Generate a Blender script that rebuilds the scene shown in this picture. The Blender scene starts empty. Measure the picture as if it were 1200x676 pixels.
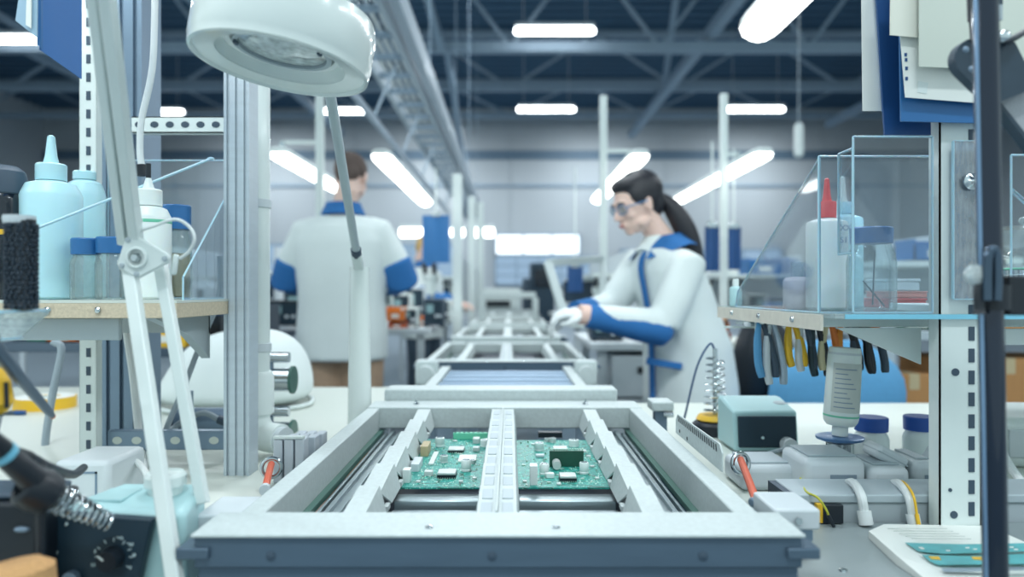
import bpy, bmesh, math, random
from mathutils import Vector, Matrix, Euler
random.seed(7)
R = math.radians
SC = bpy.context.scene
COL = SC.collection
CAMZ = 1.12
F = 850.0

def P(px, py, Y):
    """world point on the photograph's ray at depth Y"""
    return Vector(((px - 598) / F * Y, Y, CAMZ - (py - 340) / F * Y))

def onz(px, py, z):
    Y = (CAMZ - z) * F / (py - 340)
    return Vector(((px - 598) / F * Y, Y, z))

def lin(h):
    h = h.lstrip('#')
    c = [int(h[i:i + 2], 16) / 255 for i in (0, 2, 4)]
    return tuple([x / 12.92 if x <= .04045 else ((x + .055) / 1.055) ** 2.4 for x in c]) + (1,)

# ------------------------------------------------------------------ materials
MATS = {}
def mat(name, col, rough=.5, metal=0.0, var=.06, scale=30, bump=0.0, coat=0.0, sub=0.0, stretch=None, emis=0.0):
    if name in MATS: return MATS[name]
    m = bpy.data.materials.new(name); m.use_nodes = True
    nt = m.node_tree; b = nt.nodes['Principled BSDF']
    c = lin(col)
    tc = nt.nodes.new('ShaderNodeTexCoord')
    mp = nt.nodes.new('ShaderNodeMapping'); nt.links.new(tc.outputs['Object'], mp.inputs[0])
    if stretch: mp.inputs['Scale'].default_value = stretch
    n = nt.nodes.new('ShaderNodeTexNoise'); n.inputs['Scale'].default_value = scale; n.inputs['Detail'].default_value = 4
    nt.links.new(mp.outputs[0], n.inputs['Vector'])
    mx = nt.nodes.new('ShaderNodeMix'); mx.data_type = 'RGBA'
    nt.links.new(n.outputs['Fac'], mx.inputs[0])
    mx.inputs[6].default_value = tuple(min(1, x * (1 - var)) for x in c[:3]) + (1,)
    mx.inputs[7].default_value = tuple(min(1, x * (1 + var)) for x in c[:3]) + (1,)
    nt.links.new(mx.outputs[2], b.inputs['Base Color'])
    mr = nt.nodes.new('ShaderNodeMapRange'); nt.links.new(n.outputs['Fac'], mr.inputs[0])
    mr.inputs[3].default_value = max(.02, rough - .07); mr.inputs[4].default_value = min(1, rough + .07)
    nt.links.new(mr.outputs[0], b.inputs['Roughness'])
    b.inputs['Metallic'].default_value = metal
    b.inputs['Coat Weight'].default_value = coat
    if sub:
        b.inputs['Subsurface Weight'].default_value = sub
        b.inputs['Subsurface Radius'].default_value = (.02, .01, .006)
        b.inputs['Subsurface Scale'].default_value = .5
    if emis:
        b.inputs['Emission Color'].default_value = c; b.inputs['Emission Strength'].default_value = emis
    if bump:
        bp_ = nt.nodes.new('ShaderNodeBump'); bp_.inputs['Strength'].default_value = bump; bp_.inputs['Distance'].default_value = .002
        nt.links.new(n.outputs['Fac'], bp_.inputs['Height']); nt.links.new(bp_.outputs[0], b.inputs['Normal'])
    MATS[name] = m
    return m

def clear(name, tint, refl=.05, rough=.03, dens=0.0, milk=0.0):
    """thin clear sheet: tinted transparency + a fresnel reflection, optionally slightly milky"""
    if name in MATS: return MATS[name]
    m = bpy.data.materials.new(name); m.use_nodes = True
    nt = m.node_tree; nt.nodes.clear()
    out = nt.nodes.new('ShaderNodeOutputMaterial')
    tr = nt.nodes.new('ShaderNodeBsdfTransparent'); tr.inputs[0].default_value = lin(tint)
    gl = nt.nodes.new('ShaderNodeBsdfGlossy'); gl.inputs['Roughness'].default_value = rough
    fr = nt.nodes.new('ShaderNodeFresnel'); fr.inputs[0].default_value = 1.45
    ad = nt.nodes.new('ShaderNodeMath'); ad.operation = 'MULTIPLY_ADD'; ad.use_clamp = True
    ad.inputs[1].default_value = .5; ad.inputs[2].default_value = refl
    nt.links.new(fr.outputs[0], ad.inputs[0])
    m1 = nt.nodes.new('ShaderNodeMixShader'); nt.links.new(ad.outputs[0], m1.inputs[0])
    last = tr
    if milk:
        df = nt.nodes.new('ShaderNodeBsdfDiffuse'); df.inputs[0].default_value = lin('#e8f2f2')
        n = nt.nodes.new('ShaderNodeTexNoise'); n.inputs['Scale'].default_value = 9; n.inputs['Detail'].default_value = 5
        mr = nt.nodes.new('ShaderNodeMapRange'); nt.links.new(n.outputs['Fac'], mr.inputs[0])
        mr.inputs[1].default_value = .3; mr.inputs[2].default_value = .7
        mr.inputs[3].default_value = milk * .6; mr.inputs[4].default_value = milk * 1.3
        m2 = nt.nodes.new('ShaderNodeMixShader'); nt.links.new(mr.outputs[0], m2.inputs[0])
        nt.links.new(tr.outputs[0], m2.inputs[1]); nt.links.new(df.outputs[0], m2.inputs[2]); last = m2
    nt.links.new(last.outputs[0], m1.inputs[1]); nt.links.new(gl.outputs[0], m1.inputs[2])
    nt.links.new(m1.outputs[0], out.inputs[0])
    MATS[name] = m
    return m

def lit(name, col, strength):
    if name in MATS: return MATS[name]
    m = bpy.data.materials.new(name); m.use_nodes = True
    nt = m.node_tree; nt.nodes.clear()
    out = nt.nodes.new('ShaderNodeOutputMaterial'); e = nt.nodes.new('ShaderNodeEmission')
    e.inputs[0].default_value = lin(col); e.inputs[1].default_value = strength
    nt.links.new(e.outputs[0], out.inputs[0]); MATS[name] = m
    return m

alu = mat('brushed_aluminium', '#aebcc0', .34, .8, .2, 14, stretch=(1, 8, 8))
aluw = mat('white_anodised', '#bfc9c9', .52, .12, .16, 160, bump=.12)
alud = mat('dark_aluminium', '#7e92a5', .4, .45, .12, 18)
alub = mat('blue_grey_profile', '#a6b6c4', .4, .5, .12, 20, stretch=(1, 1, 6))
steel = mat('polished_steel', '#c4ccd0', .18, 1.0, .06, 30)
whitep = mat('white_paint', '#dae3e1', .38, 0, .03, 30, coat=.2)
whitel = mat('lamp_enamel', '#dfe7e4', .22, 0, .02, 20, coat=.5)
greyp = mat('grey_paint', '#aab6bc', .5, 0, .06, 12)
lgrey = mat('light_grey_plastic', '#c8d0d4', .45, 0, .04, 25)
dgrey = mat('dark_grey', '#3b4c5c', .5, 0, .12, 25)
black = mat('black_plastic', '#101a24', .42, 0, .2, 40)  # blacks tinted blue: haze and flare put into the colour
blackg = mat('black_gloss', '#101c28', .2, .2, .2, 30, coat=.5)
cream = mat('cream_laminate', '#cdd3cb', .4, 0, .03, 6)
steelplate = mat('grey_steel_plate', '#a1acae', .42, .4, .08, 7)
teal = mat('pale_teal_plastic', '#a9cdd0', .4, 0, .04, 20)
panelb = mat('navy_panel', '#16303f', .5, 0, .12, 30)
blue = mat('cobalt_plastic', '#2b6aa3', .4, 0, .08, 20)
blued = mat('navy_plastic', '#1f4c82', .42, 0, .1, 15)
bluel = mat('sky_blue_fabric', '#5a9ac6', .8, 0, .08, 60, bump=.2)
pcbm = mat('circuit_green', '#22907c', .4, 0, .28, 160, coat=.1)
pcbt = mat('light_green_plastic', '#6cc4a4', .45, 0, .05, 60)
pcbd = mat('dark_green_board', '#1c4a3c', .4, 0, .2, 90)
tan = mat('tan_plastic', '#b9a884', .5, 0, .08, 80)
orange = mat('orange_plastic', '#e07a30', .4, 0, .08, 30)
redp = mat('red_plastic', '#d2494c', .38, 0, .06, 30)
yellow = mat('yellow_plastic', '#e6b62c', .45, 0, .05, 30)
wood = mat('chipboard', '#c9bba4', .8, 0, .25, 220, bump=.5)
brown = mat('cardboard', '#b08050', .85, 0, .1, 40)
rubberg = mat('dark_green_strip', '#41695f', .4, .2, .15, 40)
coatm = mat('white_lab_cotton', '#e0e8e7', .85, 0, .03, 18, bump=.35)
coatb = mat('blue_lab_cotton', '#2a6cab', .85, 0, .08, 22, bump=.35)
khaki = mat('khaki_cotton', '#b59880', .9, 0, .1, 40, bump=.4)
skin = mat('skin', '#ecc9bb', .5, 0, .05, 40, sub=.15)
hairm = mat('black_hair', '#1d1e26', .4, 0, .3, 90, stretch=(8, 8, 1), bump=.5)
hairb = mat('brown_hair', '#5a4a44', .6, 0, .25, 120, bump=.5)
hairy = mat('blond_hair', '#d8b070', .6, 0, .2, 90, bump=.4)
glove = mat('white_glove', '#e8ecec', .8, 0, .03, 60, bump=.3)
paper = mat('white_paper', '#e6e9e4', .8, 0, .02, 20)
paperg = mat('grey_paper', '#c5cbc6', .8, 0, .03, 12)
bottlew = mat('white_polythene', '#e3ebe9', .35, 0, .02, 20, sub=.2)
bottleb = mat('pale_blue_polythene', '#b4dde6', .35, 0, .03, 20, sub=.2)
cable = mat('white_cable', '#dde2e2', .45, 0, .03, 40)
cableg = mat('grey_cable', '#97a4ad', .5, 0, .05, 40)
cableb = mat('black_cable', '#1c2833', .5, 0, .1, 40)
sponge = mat('brown_sponge', '#c89a68', .95, 0, .3, 300, bump=1)
acry = clear('clear_acrylic', '#f8fcff', .01, .03, milk=.025)
acrye = mat('acrylic_edge', '#a9cfdf', .3, 0, .05, 30, sub=.3)
glassc = clear('clear_bottle_glass', '#eef6f6', .05, .04, milk=.13)
glasst = clear('teal_shelf_glass', '#d3e8ec', .05, .05, milk=.35)
bulb = lit('lamp_tube', '#fbfffb', 5.5)
bulbc = lit('ceiling_lamp_tube', '#f6fcff', 11.0)

# ------------------------------------------------------------------ geometry builder
class G:
    def __init__(s):
        s.bm = bmesh.new(); s.mi = 0
    def _q(s, vs, faces):
        v = [s.bm.verts.new(p) for p in vs]
        for f in faces:
            try:
                fc = s.bm.faces.new([v[i] for i in f]); fc.material_index = s.mi
            except ValueError: pass
        return s
    def box(s, c, sz, M=None):
        c = Vector(c); h = Vector(sz) / 2
        vs = []
        for z in (-1, 1):
            for y in (-1, 1):
                for x in (-1, 1):
                    p = Vector((x * h.x, y * h.y, z * h.z))
                    if M is not None: p = M @ p
                    vs.append(c + p)
        return s._q(vs, [(0, 2, 3, 1), (4, 5, 7, 6), (0, 1, 5, 4), (2, 6, 7, 3), (0, 4, 6, 2), (1, 3, 7, 5)])
    def bx(s, x0, x1, y0, y1, z0, z1):
        return s.box(((x0 + x1) / 2, (y0 + y1) / 2, (z0 + z1) / 2), (abs(x1 - x0), abs(y1 - y0), abs(z1 - z0)))
    def bar(s, a, b, w, h, up=(0, 0, 1)):
        a, b = Vector(a), Vector(b); d = (b - a); L = d.length; d.normalize()
        u = Vector(up); x = d.cross(u)
        if x.length < 1e-4: x = d.cross(Vector((0, 1, 0)))
        x.normalize(); u = x.cross(d)
        M = Matrix((x, d, u)).transposed()
        return s.box((a + b) / 2, (w, L, h), M)
    def loft(s, rings, caps=True, close=True):
        vv = [[s.bm.verts.new(p) for p in r] for r in rings]
        n = len(rings[0])
        for i in range(len(rings) - 1):
            for j in range(n if close else n - 1):
                k = (j + 1) % n
                f = s.bm.faces.new((vv[i][j], vv[i][k], vv[i + 1][k], vv[i + 1][j])); f.material_index = s.mi
        if caps:
            for r, rev in ((vv[0], True), (vv[-1], False)):
                try:
                    f = s.bm.faces.new(list(reversed(r)) if rev else r); f.material_index = s.mi
                except ValueError: pass
        return s
    def tube(s, pts, r, n=10, caps=True):
        pts = [Vector(p) for p in pts]
        rs = r if isinstance(r, (list, tuple)) else [r] * len(pts)
        t0 = (pts[1] - pts[0]).normalized()
        u = t0.orthogonal().normalized()
        rings = []
        for i, p in enumerate(pts):
            if i == 0: t = pts[1] - pts[0]
            elif i == len(pts) - 1: t = pts[-1] - pts[-2]
            else: t = (pts[i + 1] - pts[i]).normalized() + (pts[i] - pts[i - 1]).normalized()
            t.normalize()
            u = (u - t * u.dot(t)).normalized(); w = t.cross(u)
            rings.append([p + (u * math.cos(a) + w * math.sin(a)) * rs[i] for a in [2 * math.pi * k / n for k in range(n)]])
        return s.loft(rings, caps)
    def cyl(s, a, b, r, r2=None, n=20):
        return s.tube([a, b], [r, r if r2 is None else r2], n)
    def lathe(s, prof, o=(0, 0, 0), n=28, M=None, caps=True):
        o = Vector(o); rings = []
        for (r, z) in prof:
            ring = []
            for k in range(n):
                a = 2 * math.pi * k / n
                p = Vector((r * math.cos(a), r * math.sin(a), z))
                if M is not None: p = M @ p
                ring.append(o + p)
            rings.append(ring)
        return s.loft(rings, caps)
    def prism(s, poly, axis, a, b):
        def pt(u, v, w):
            return {'x': (w, u, v), 'y': (u, w, v), 'z': (u, v, w)}[axis]
        r0 = [Vector(pt(u, v, a)) for u, v in poly]; r1 = [Vector(pt(u, v, b)) for u, v in poly]
        return s.loft([r0, r1])
    def ell(s, c, rad, M=None, n=20, m=12):
        c = Vector(c); prof = []
        for i in range(m + 1):
            a = -math.pi / 2 + math.pi * i / m
            prof.append((max(math.cos(a), .02), math.sin(a)))
        rings = []
        for (r, z) in prof:
            ring = []
            for k in range(n):
                a = 2 * math.pi * k / n
                p = Vector((r * math.cos(a) * rad[0], r * math.sin(a) * rad[1], z * rad[2]))
                if M is not None: p = M @ p
                ring.append(c + p)
            rings.append(ring)
        return s.loft(rings)
    def torus(s, c, Rr, r, M=None, n=28, m=10):
        c = Vector(c); rings = []
        for i in range(n):
            a = 2 * math.pi * i / n; ring = []
            for j in range(m):
                b = 2 * math.pi * j / m
                p = Vector(((Rr + r * math.cos(b)) * math.cos(a), (Rr + r * math.cos(b)) * math.sin(a), r * math.sin(b)))
                if M is not None: p = M @ p
                ring.append(c + p)
            rings.append(ring)
        rings.append(rings[0])
        vv = [[s.bm.verts.new(p) for p in r_] for r_ in rings[:-1]]; vv.append(vv[0])
        for i in range(n):
            for j in range(m):
                k = (j + 1) % m
                f = s.bm.faces.new((vv[i][j], vv[i][k], vv[i + 1][k], vv[i + 1][j])); f.material_index = s.mi
        return s

def obj(name, g, m, parent=None, bevel=0, smooth=True, label=None, angle=35):
    bmesh.ops.recalc_face_normals(g.bm, faces=g.bm.faces)
    me = bpy.data.meshes.new(name); g.bm.to_mesh(me); g.bm.free()
    for mm in (m if isinstance(m, (list, tuple)) else [m]): me.materials.append(mm)
    if smooth:
        me.polygons.foreach_set('use_smooth', [True] * len(me.polygons))
        try: me.set_sharp_from_angle(angle=R(angle))
        except Exception: pass
    o = bpy.data.objects.new(name, me); COL.objects.link(o)
    if parent: o.parent = parent
    if bevel:
        b = o.modifiers.new('bevel', 'BEVEL'); b.width = bevel; b.segments = 2; b.limit_method = 'ANGLE'; b.angle_limit = R(40)
    if label: o['label'] = label
    return o

def tag(o, label, cat, group=None):
    o['label'] = label; o['category'] = cat
    if group: o['group'] = group
    return o

def thing(name, label, cat, group=None):
    o = bpy.data.objects.new(name, None); COL.objects.link(o); o.empty_display_size = .05
    return tag(o, label, cat, group)

def tree(o):
    out = [o]
    for c in o.children: out += tree(c)
    return out

def fin(o):
    """put the origin of a thing at the middle of its base (geometry was made in world coordinates)"""
    ms = [c for c in tree(o) if c.type == 'MESH']
    lo = Vector((1e9,) * 3); hi = -lo
    for c in ms:
        for v in c.data.vertices:
            for i in range(3):
                lo[i] = min(lo[i], v.co[i]); hi[i] = max(hi[i], v.co[i])
    b = Vector(((lo.x + hi.x) / 2, (lo.y + hi.y) / 2, lo.z))
    for c in ms: c.data.transform(Matrix.Translation(-b))
    o.location = b
    return o

def dup(o, loc=None, rot=None, label=None, group=None, parent=None, cat=None):
    c = o.copy(); COL.objects.link(c)
    if parent: c.parent = parent
    if loc is not None: c.location = loc
    if rot is not None: c.rotation_euler = rot
    if label: c['label'] = label
    if group: c['group'] = group
    if cat: c['category'] = cat
    for ch in list(o.children): dup(ch, parent=c)
    return c

def struct(name, g, m, parent=None, bevel=0):
    o = obj(name, g, m, parent, bevel)
    if not parent: o['kind'] = 'structure'
    return o

def bez(pts, n=8):
    """Catmull-Rom through points"""
    p = [Vector(q) for q in pts]; p = [p[0] * 2 - p[1]] + p + [p[-1] * 2 - p[-2]]
    out = []
    for i in range(1, len(p) - 2):
        for k in range(n):
            t = k / n
            out.append(.5 * ((2 * p[i]) + (-p[i - 1] + p[i + 1]) * t + (2 * p[i - 1] - 5 * p[i] + 4 * p[i + 1] - p[i + 2]) * t * t + (-p[i - 1] + 3 * p[i] - 3 * p[i + 1] + p[i + 2]) * t ** 3))
    out.append(p[-2])
    return out

def rotM(x=0, y=0, z=0):
    return Euler((R(x), R(y), R(z))).to_matrix()

def text(name, s_, size, o, M, m, parent, ext=.0003):
    cu = bpy.data.curves.new(name, 'FONT'); cu.body = s_; cu.size = size; cu.extrude = ext
    cu.align_x = 'CENTER'; cu.align_y = 'CENTER'
    t = bpy.data.objects.new(name + '_src', cu); COL.objects.link(t)
    bpy.context.view_layer.update()
    me = bpy.data.meshes.new_from_object(t)
    bpy.data.objects.remove(t); bpy.data.curves.remove(cu)
    me.transform(Matrix.Translation(Vector(o)) @ M.to_4x4())
    me.materials.clear(); me.materials.append(m)
    ob = bpy.data.objects.new(name, me); COL.objects.link(ob); ob.parent = parent
    return ob
# ================================================================== SETTING
wallm = mat('wall_grey', '#b6bdc2', .8, 0, .05, .6)
ceilm = mat('ceiling_blue_grey', '#456680', .8, 0, .12, .8)
floorm = mat('floor_epoxy', '#7d8c96', .35, 0, .08, 1.2)
beamm = mat('beam_paint', '#93a7b8', .6, 0, .06, 3)
winm = lit('daylit_window_glass', '#eef8ff', 2.2)
struct('floor', G().bx(-18, 18, -4, 28, -.1, 0), floorm)
g = G().bx(-18, 18, -1, 28.2, 8.2, 8.35)
for i in range(60):
    y = .0 + i * .47
    g.bx(-18, 18, y, y + .2, 8.12, 8.2)
struct('ceiling', g, ceilm)
g = G().bx(-18, 18, 28, 28.2, 0, 8.2)
for i in range(13): g.bx(-18 + i * 3 - .03, -18 + i * 3 + .03, 27.97, 28, 0, 8.2)
struct('wall_back', g, wallm)
struct('wall_left', G().bx(-18.2, -18, 6, 28, 0, 8.2), wallm)
struct('wall_right', G().bx(18, 18.2, 6, 28, 0, 8.2), wallm)
struct('trim_1', G().bx(-18, 18, 27.9, 27.97, 6.15, 6.5), mat('trim_blue', '#5f7689', .6, 0, .05, 3))
struct('trim_2', G().bx(-18, 18, 27.9, 27.97, 5.1, 5.2), beamm)

def window(n, x0, x1, z0, z1, cols, m, rows=1):
    g = G()
    y0, y1 = 27.8, 27.97
    t = .07
    g.bx(x0, x1, y0, y1, z0, z0 + t); g.bx(x0, x1, y0, y1, z1 - t, z1); g.bx(x0, x0 + t, y0, y1, z0, z1); g.bx(x1 - t, x1, y0, y1, z0, z1)
    for i in range(1, cols):
        x = x0 + (x1 - x0) * i / cols; g.bx(x - t / 2, x + t / 2, y0, y1, z0 + t, z1 - t)
    for i in range(1, rows):
        z = z0 + (z1 - z0) * i / rows; g.bx(x0 + t, x1 - t, y0 + .02, y1, z - t / 2, z + t / 2)
    w = struct('window_%d' % n, g, mat('window_frame', '#8fa5b8', .5, 0, .05, 5))
    obj('pane', G().bx(x0 + t, x1 - t, 27.9, 27.96, z0 + t, z1 - t), m, w)
window(1, -.6, 2.7, 2.45, 3.3, 3, winm)
window(2, -.6, 3.6, 1.3, 2.45, 5, lit('shaded_window_glass', '#9dbbd6', .9), 3)
window(3, -9.5, -2.0, 1.6, 2.9, 8, lit('shaded_window_glass', '#9dbbd6', .9), 2)
window(4, 4.2, 10.5, 1.5, 2.7, 8, lit('shaded_window_glass', '#9dbbd6', .9), 2)

# trusses
def truss(y, zb, zt, ny, cw):
    g = G()
    g.bx(-18, 18, y - cw / 2, y + cw / 2, zb - cw / 2, zb + cw / 2)
    g.bx(-18, 18, y - cw / 2, y + cw / 2, zt - cw / 2, zt + cw / 2)
    n = ny or 12
    for i in range(n):
        xa = -18 + 36 * i / n; xb = -18 + 36 * (i + 1) / n; xm = (xa + xb) / 2
        g.bar((xa, y, zb), (xm, y, zt), .07, .07, (0, 1, 0)); g.bar((xm, y, zt), (xb, y, zb), .07, .07, (0, 1, 0))
    struct('ceiling_truss', g, beamm)
truss(8.5, 6.9, 8.0, 6, .12)
truss(14.6, 6.0, 8.0, 0, .2)
truss(19.5, 6.55, 8.0, 8, .16)
truss(24.0, 6.9, 8.0, 8, .16)
for x, z, y1 in ((4.0, 6.25, 24), (-5.6, 6.3, 24), (-11, 6.6, 24), (10.5, 6.6, 24)):
    struct('ceiling_beam', G().bx(x - .1, x + .1, 1.5, y1, z - .1, z + .1), beamm)
# hangers and struts between the trusses
for a, b in (((-1.35, 14.4, 5.9), (-2.0, 9, 8.1)), ((4.0, 19, 6.2), (3.2, 13, 8.1)), ((-1.3, 14.7, 6.1), (-1.4, 22, 5.0)), ((-9.4, 18, 6.5), (-8.2, 12, 8.0)), ((-10, 17, 6.4), (-12.5, 12, 8.0)), ((9, 17, 6.2), (6.6, 12, 8.0))):
    struct('ceiling_brace', G().bar(a, b, .13, .13), beamm)

# ---- hall luminaires
def ceiling_lamp(x, y, z, L, label):
    t = thing('ceiling_lamp', label, 'ceiling lamp', 'ceiling lamps of the hall')
    g = G(); g.bx(x - L / 2, x + L / 2, y - .12, y + .12, z + .05, z + .12)
    for s in (-1, 1): g.cyl((x + s * L * .4, y, z + .1), (x + s * L * .4, y, 8.15), .008, n=6)
    obj('housing', g, lgrey, t, .01)
    rr = []
    n = 12; r = .1
    g = G()
    for xe, sc in ((-L / 2 - .02, .5), (-L / 2 + .03, .95), (L / 2 - .03, .95), (L / 2 + .02, .5)):
        rr.append([Vector((x + xe, y + r * sc * math.cos(a), z - .01 + r * .62 * sc * math.sin(a))) for a in [2 * math.pi * k / n for k in range(n)]])
    g.loft(rr); obj('diffuser', g, bulbc, t)
    return fin(t)
for px, py, wpx, L, lab in ((650, 36, 92, 1.5, 'long white ceiling lamp high above the middle of the hall, nearest the top edge'),
                            (640, 128, 66, 1.5, 'white ceiling lamp above the ponytailed worker, in front of the grey far wall'),
                            (885, 128, 66, 1.5, 'white ceiling lamp right of centre, beside a white post top'),
                            (401, 130, 60, 1.5, 'white ceiling lamp just behind the round magnifier head'),
                            (184, 131, 60, 1.5, 'white ceiling lamp glimpsed above the perforated crossbar on the left'),
                            (12, 46, 92, 1.5, 'white ceiling lamp at the upper left, below the blue folder'),
                            (905, -120, 120, 1.5, None), (400, -150, 120, 1.5, None), (650, -240, 160, 1.5, None)):
    Y = F * L / wpx; p = P(px, py, Y)
    if lab is None: continue
    ceiling_lamp(p.x, Y, p.z, L, lab)

# ---- bench luminaires: a white batten in the depth direction, hung from posts
def bench_lamp(x, y0, y1, z, label, w=.11, along='y'):
    t = thing('bench_lamp', label, 'lamp', 'tube lamps above the benches')
    rings = []; rings2 = []
    L = y1 - y0
    for f, s in ((0, .62), (.015, .95), (.05, 1), (.95, 1), (.985, .95), (1, .62)):
        y = y0 + L * f
        sec = [(-.5, .0), (-.42, -.22), (-.2, -.34), (0, -.38), (.2, -.34), (.42, -.22), (.5, 0)]
        rings.append([Vector((x + u * w * s, y, z + v * w * s)) for u, v in sec])
        sec2 = [(-.52, .005), (.52, .005), (.46, .26), (.25, .34), (-.25, .34), (-.46, .26)]
        rings2.append([Vector((x + u * w * s, y, z + v * w * s)) for u, v in sec2])
    obj('diffuser', G().loft(rings), bulb, t)
    obj('housing', G().loft(rings2), whitep, t)
    return fin(t)
bench_lamp(.71, .75, 2.1, 1.87, 'bright tube lamp overhead at the top right, nearest of the bench lamps')
bench_lamp(.72, 4.0, 6.0, 1.87, 'bright tube lamp just behind the head of the ponytailed worker')
bench_lamp(1.39, 3.95, 6.0, 1.87, 'bright slanting tube lamp right of the ponytailed worker')
bench_lamp(-.72, 4.0, 6.2, 1.87, 'bright slanting tube lamp right of the short-haired worker')
bench_lamp(-1.27, 3.95, 5.3, 1.87, 'bright slanting tube lamp left of the short-haired worker')
bench_lamp(-.74, .62, 1.15, 1.72, 'bright lamp at the upper left corner beside the plastic folder')
for px, L, lab in ((483, .36, 'widest of the short glowing lamps beside the hanging blue sheet'), (536, .2, 'small glowing lamp right of the hanging blue sheet'), (558, .17, 'small glowing lamp left of the last one in the row'), (573, .15, 'last small glowing lamp, near the far window')):
    p = P(px, 272, 10.5)
    t = thing('bench_lamp', lab, 'lamp', 'tube lamps above the benches')
    obj('diffuser', G().tube([(p.x - L / 2, p.y, p.z), (p.x - L / 2 + .02, p.y, p.z), (p.x + L / 2 - .02, p.y, p.z), (p.x + L / 2, p.y, p.z)], [.04, .075, .075, .04], 14), bulb, t)
    obj('housing', G().bx(p.x - L / 2, p.x + L / 2, p.y - .05, p.y + .05, p.z + .05, p.z + .1), whitep, t, .01)
    fin(t)

# posts that carry the far lamps
def post(px, Y, top, label, w=.042, m=whitep, arm=None):
    x = (px - 598) / F * Y
    t = thing('lamp_post', label, 'post')
    obj('pole', G().bx(x - w / 2, x + w / 2, Y - w / 2, Y + w / 2, .01, top), m, t, .004)
    obj('base_plate', G().bx(x - .07, x + .07, Y - .07, Y + .07, 0, .012), greyp, t)
    if arm is not None:
        obj('crossarm', G().bx(min(x, arm), max(x, arm), Y - .01, Y + .01, 1.935, 1.955), m, t, .002)
        obj('hanger', G().bx(arm - .015, arm + .015, Y - .015, Y + .015, 1.90, 1.95), steel, t)
    fin(t)
post(707, 4.3, 2.27, 'white post behind the head of the ponytailed worker', arm=.72)
post(848, 4.4, 2.31, 'white post on the right that carries a hanging blue sheet', arm=1.39)
post(375, 4.05, 2.32, 'white post left of the short-haired worker, behind the magnifier rod', arm=-1.27)
post(536, 5.4, 1.98, 'white post right of the hanging blue sheet on the left', .07)
post(553, 7.2, 2.05, 'slim white post beneath the overhead cable tray, second from the blue sheet', .07)
post(563, 8.1, 2.1, 'slender white post under the cable tray, third from the blue sheet', .07)

# overhead cable tray
t = thing('cable_tray', 'long grey ladder cable tray receding overhead left of centre', 'cable tray')
g = G()
xa, xb, z0 = -.90, -.655, 2.6
for y0, x in ((1.6, xa), (1.6, xb)):
    g.bx(x - .014, x + .014, y0, 15, z0 - .05, z0 + .05)
obj('side_rail', g, mat('pale_tray', '#b3c1cb', .5, .2, .05, 9), t, .004)
for i in range(34):
    y = 1.8 + i * .39
    obj('rung', G().bx(xa, xb, y - .02, y + .02, z0 - .04, z0 - .01), beamm, t)
g = G()
for k in range(4):
    x = xa + .04 + .05 * k
    g.tube(bez([(x, 1.6, z0 + .01), (x + .01, 5, z0 + .015), (x - .01, 9, z0 + .01), (x, 15, z0 + .01)], 4), .014, 8)
obj('cable_bundle', g, cable, t)
g = G(); g.bx(-.615, -.56, 1.6, 15, 2.58, 2.72)
obj('cable_duct', g, mat('pale_duct', '#a9b8c4', .45, .2, .05, 9), t, .006)
for i in range(5):
    y = 3 + i * 2.7
    obj('ceiling_hanger', G().bx(-.634, -.628, y, y + .006, 2.6, 8.15), beamm, t)
fin(t)
t = thing('cable_tray', 'lower thin wire rail running left of and under the cable tray', 'cable tray')
g = G(); g.bx(-.86, -.835, 3, 10, 2.16, 2.20); obj('side_rail', g, alub, t)
for i in range(6):
    obj('bracket', G().bar((-.85, 3.3 + i * 1.2, 2.19), (-.72, 3.4 + i * 1.2, 2.56), .015, .015), alub, t)
fin(t)
# white cylinder hung on a cord, far right
p = P(936, 165, 9)
t = thing('hanging_cylinder', 'pale upright cylinder hanging in front of the far wall on the right', 'fixture')
obj('body', G().lathe([(.03, -.2), (.055, -.18), (.055, .18), (.03, .22)], p, 16), whitep, t)
obj('cord', G().cyl(p + Vector((0, 0, .2)), (p.x, p.y, 8.15), .008, n=6), cableg, t)
fin(t)
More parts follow.
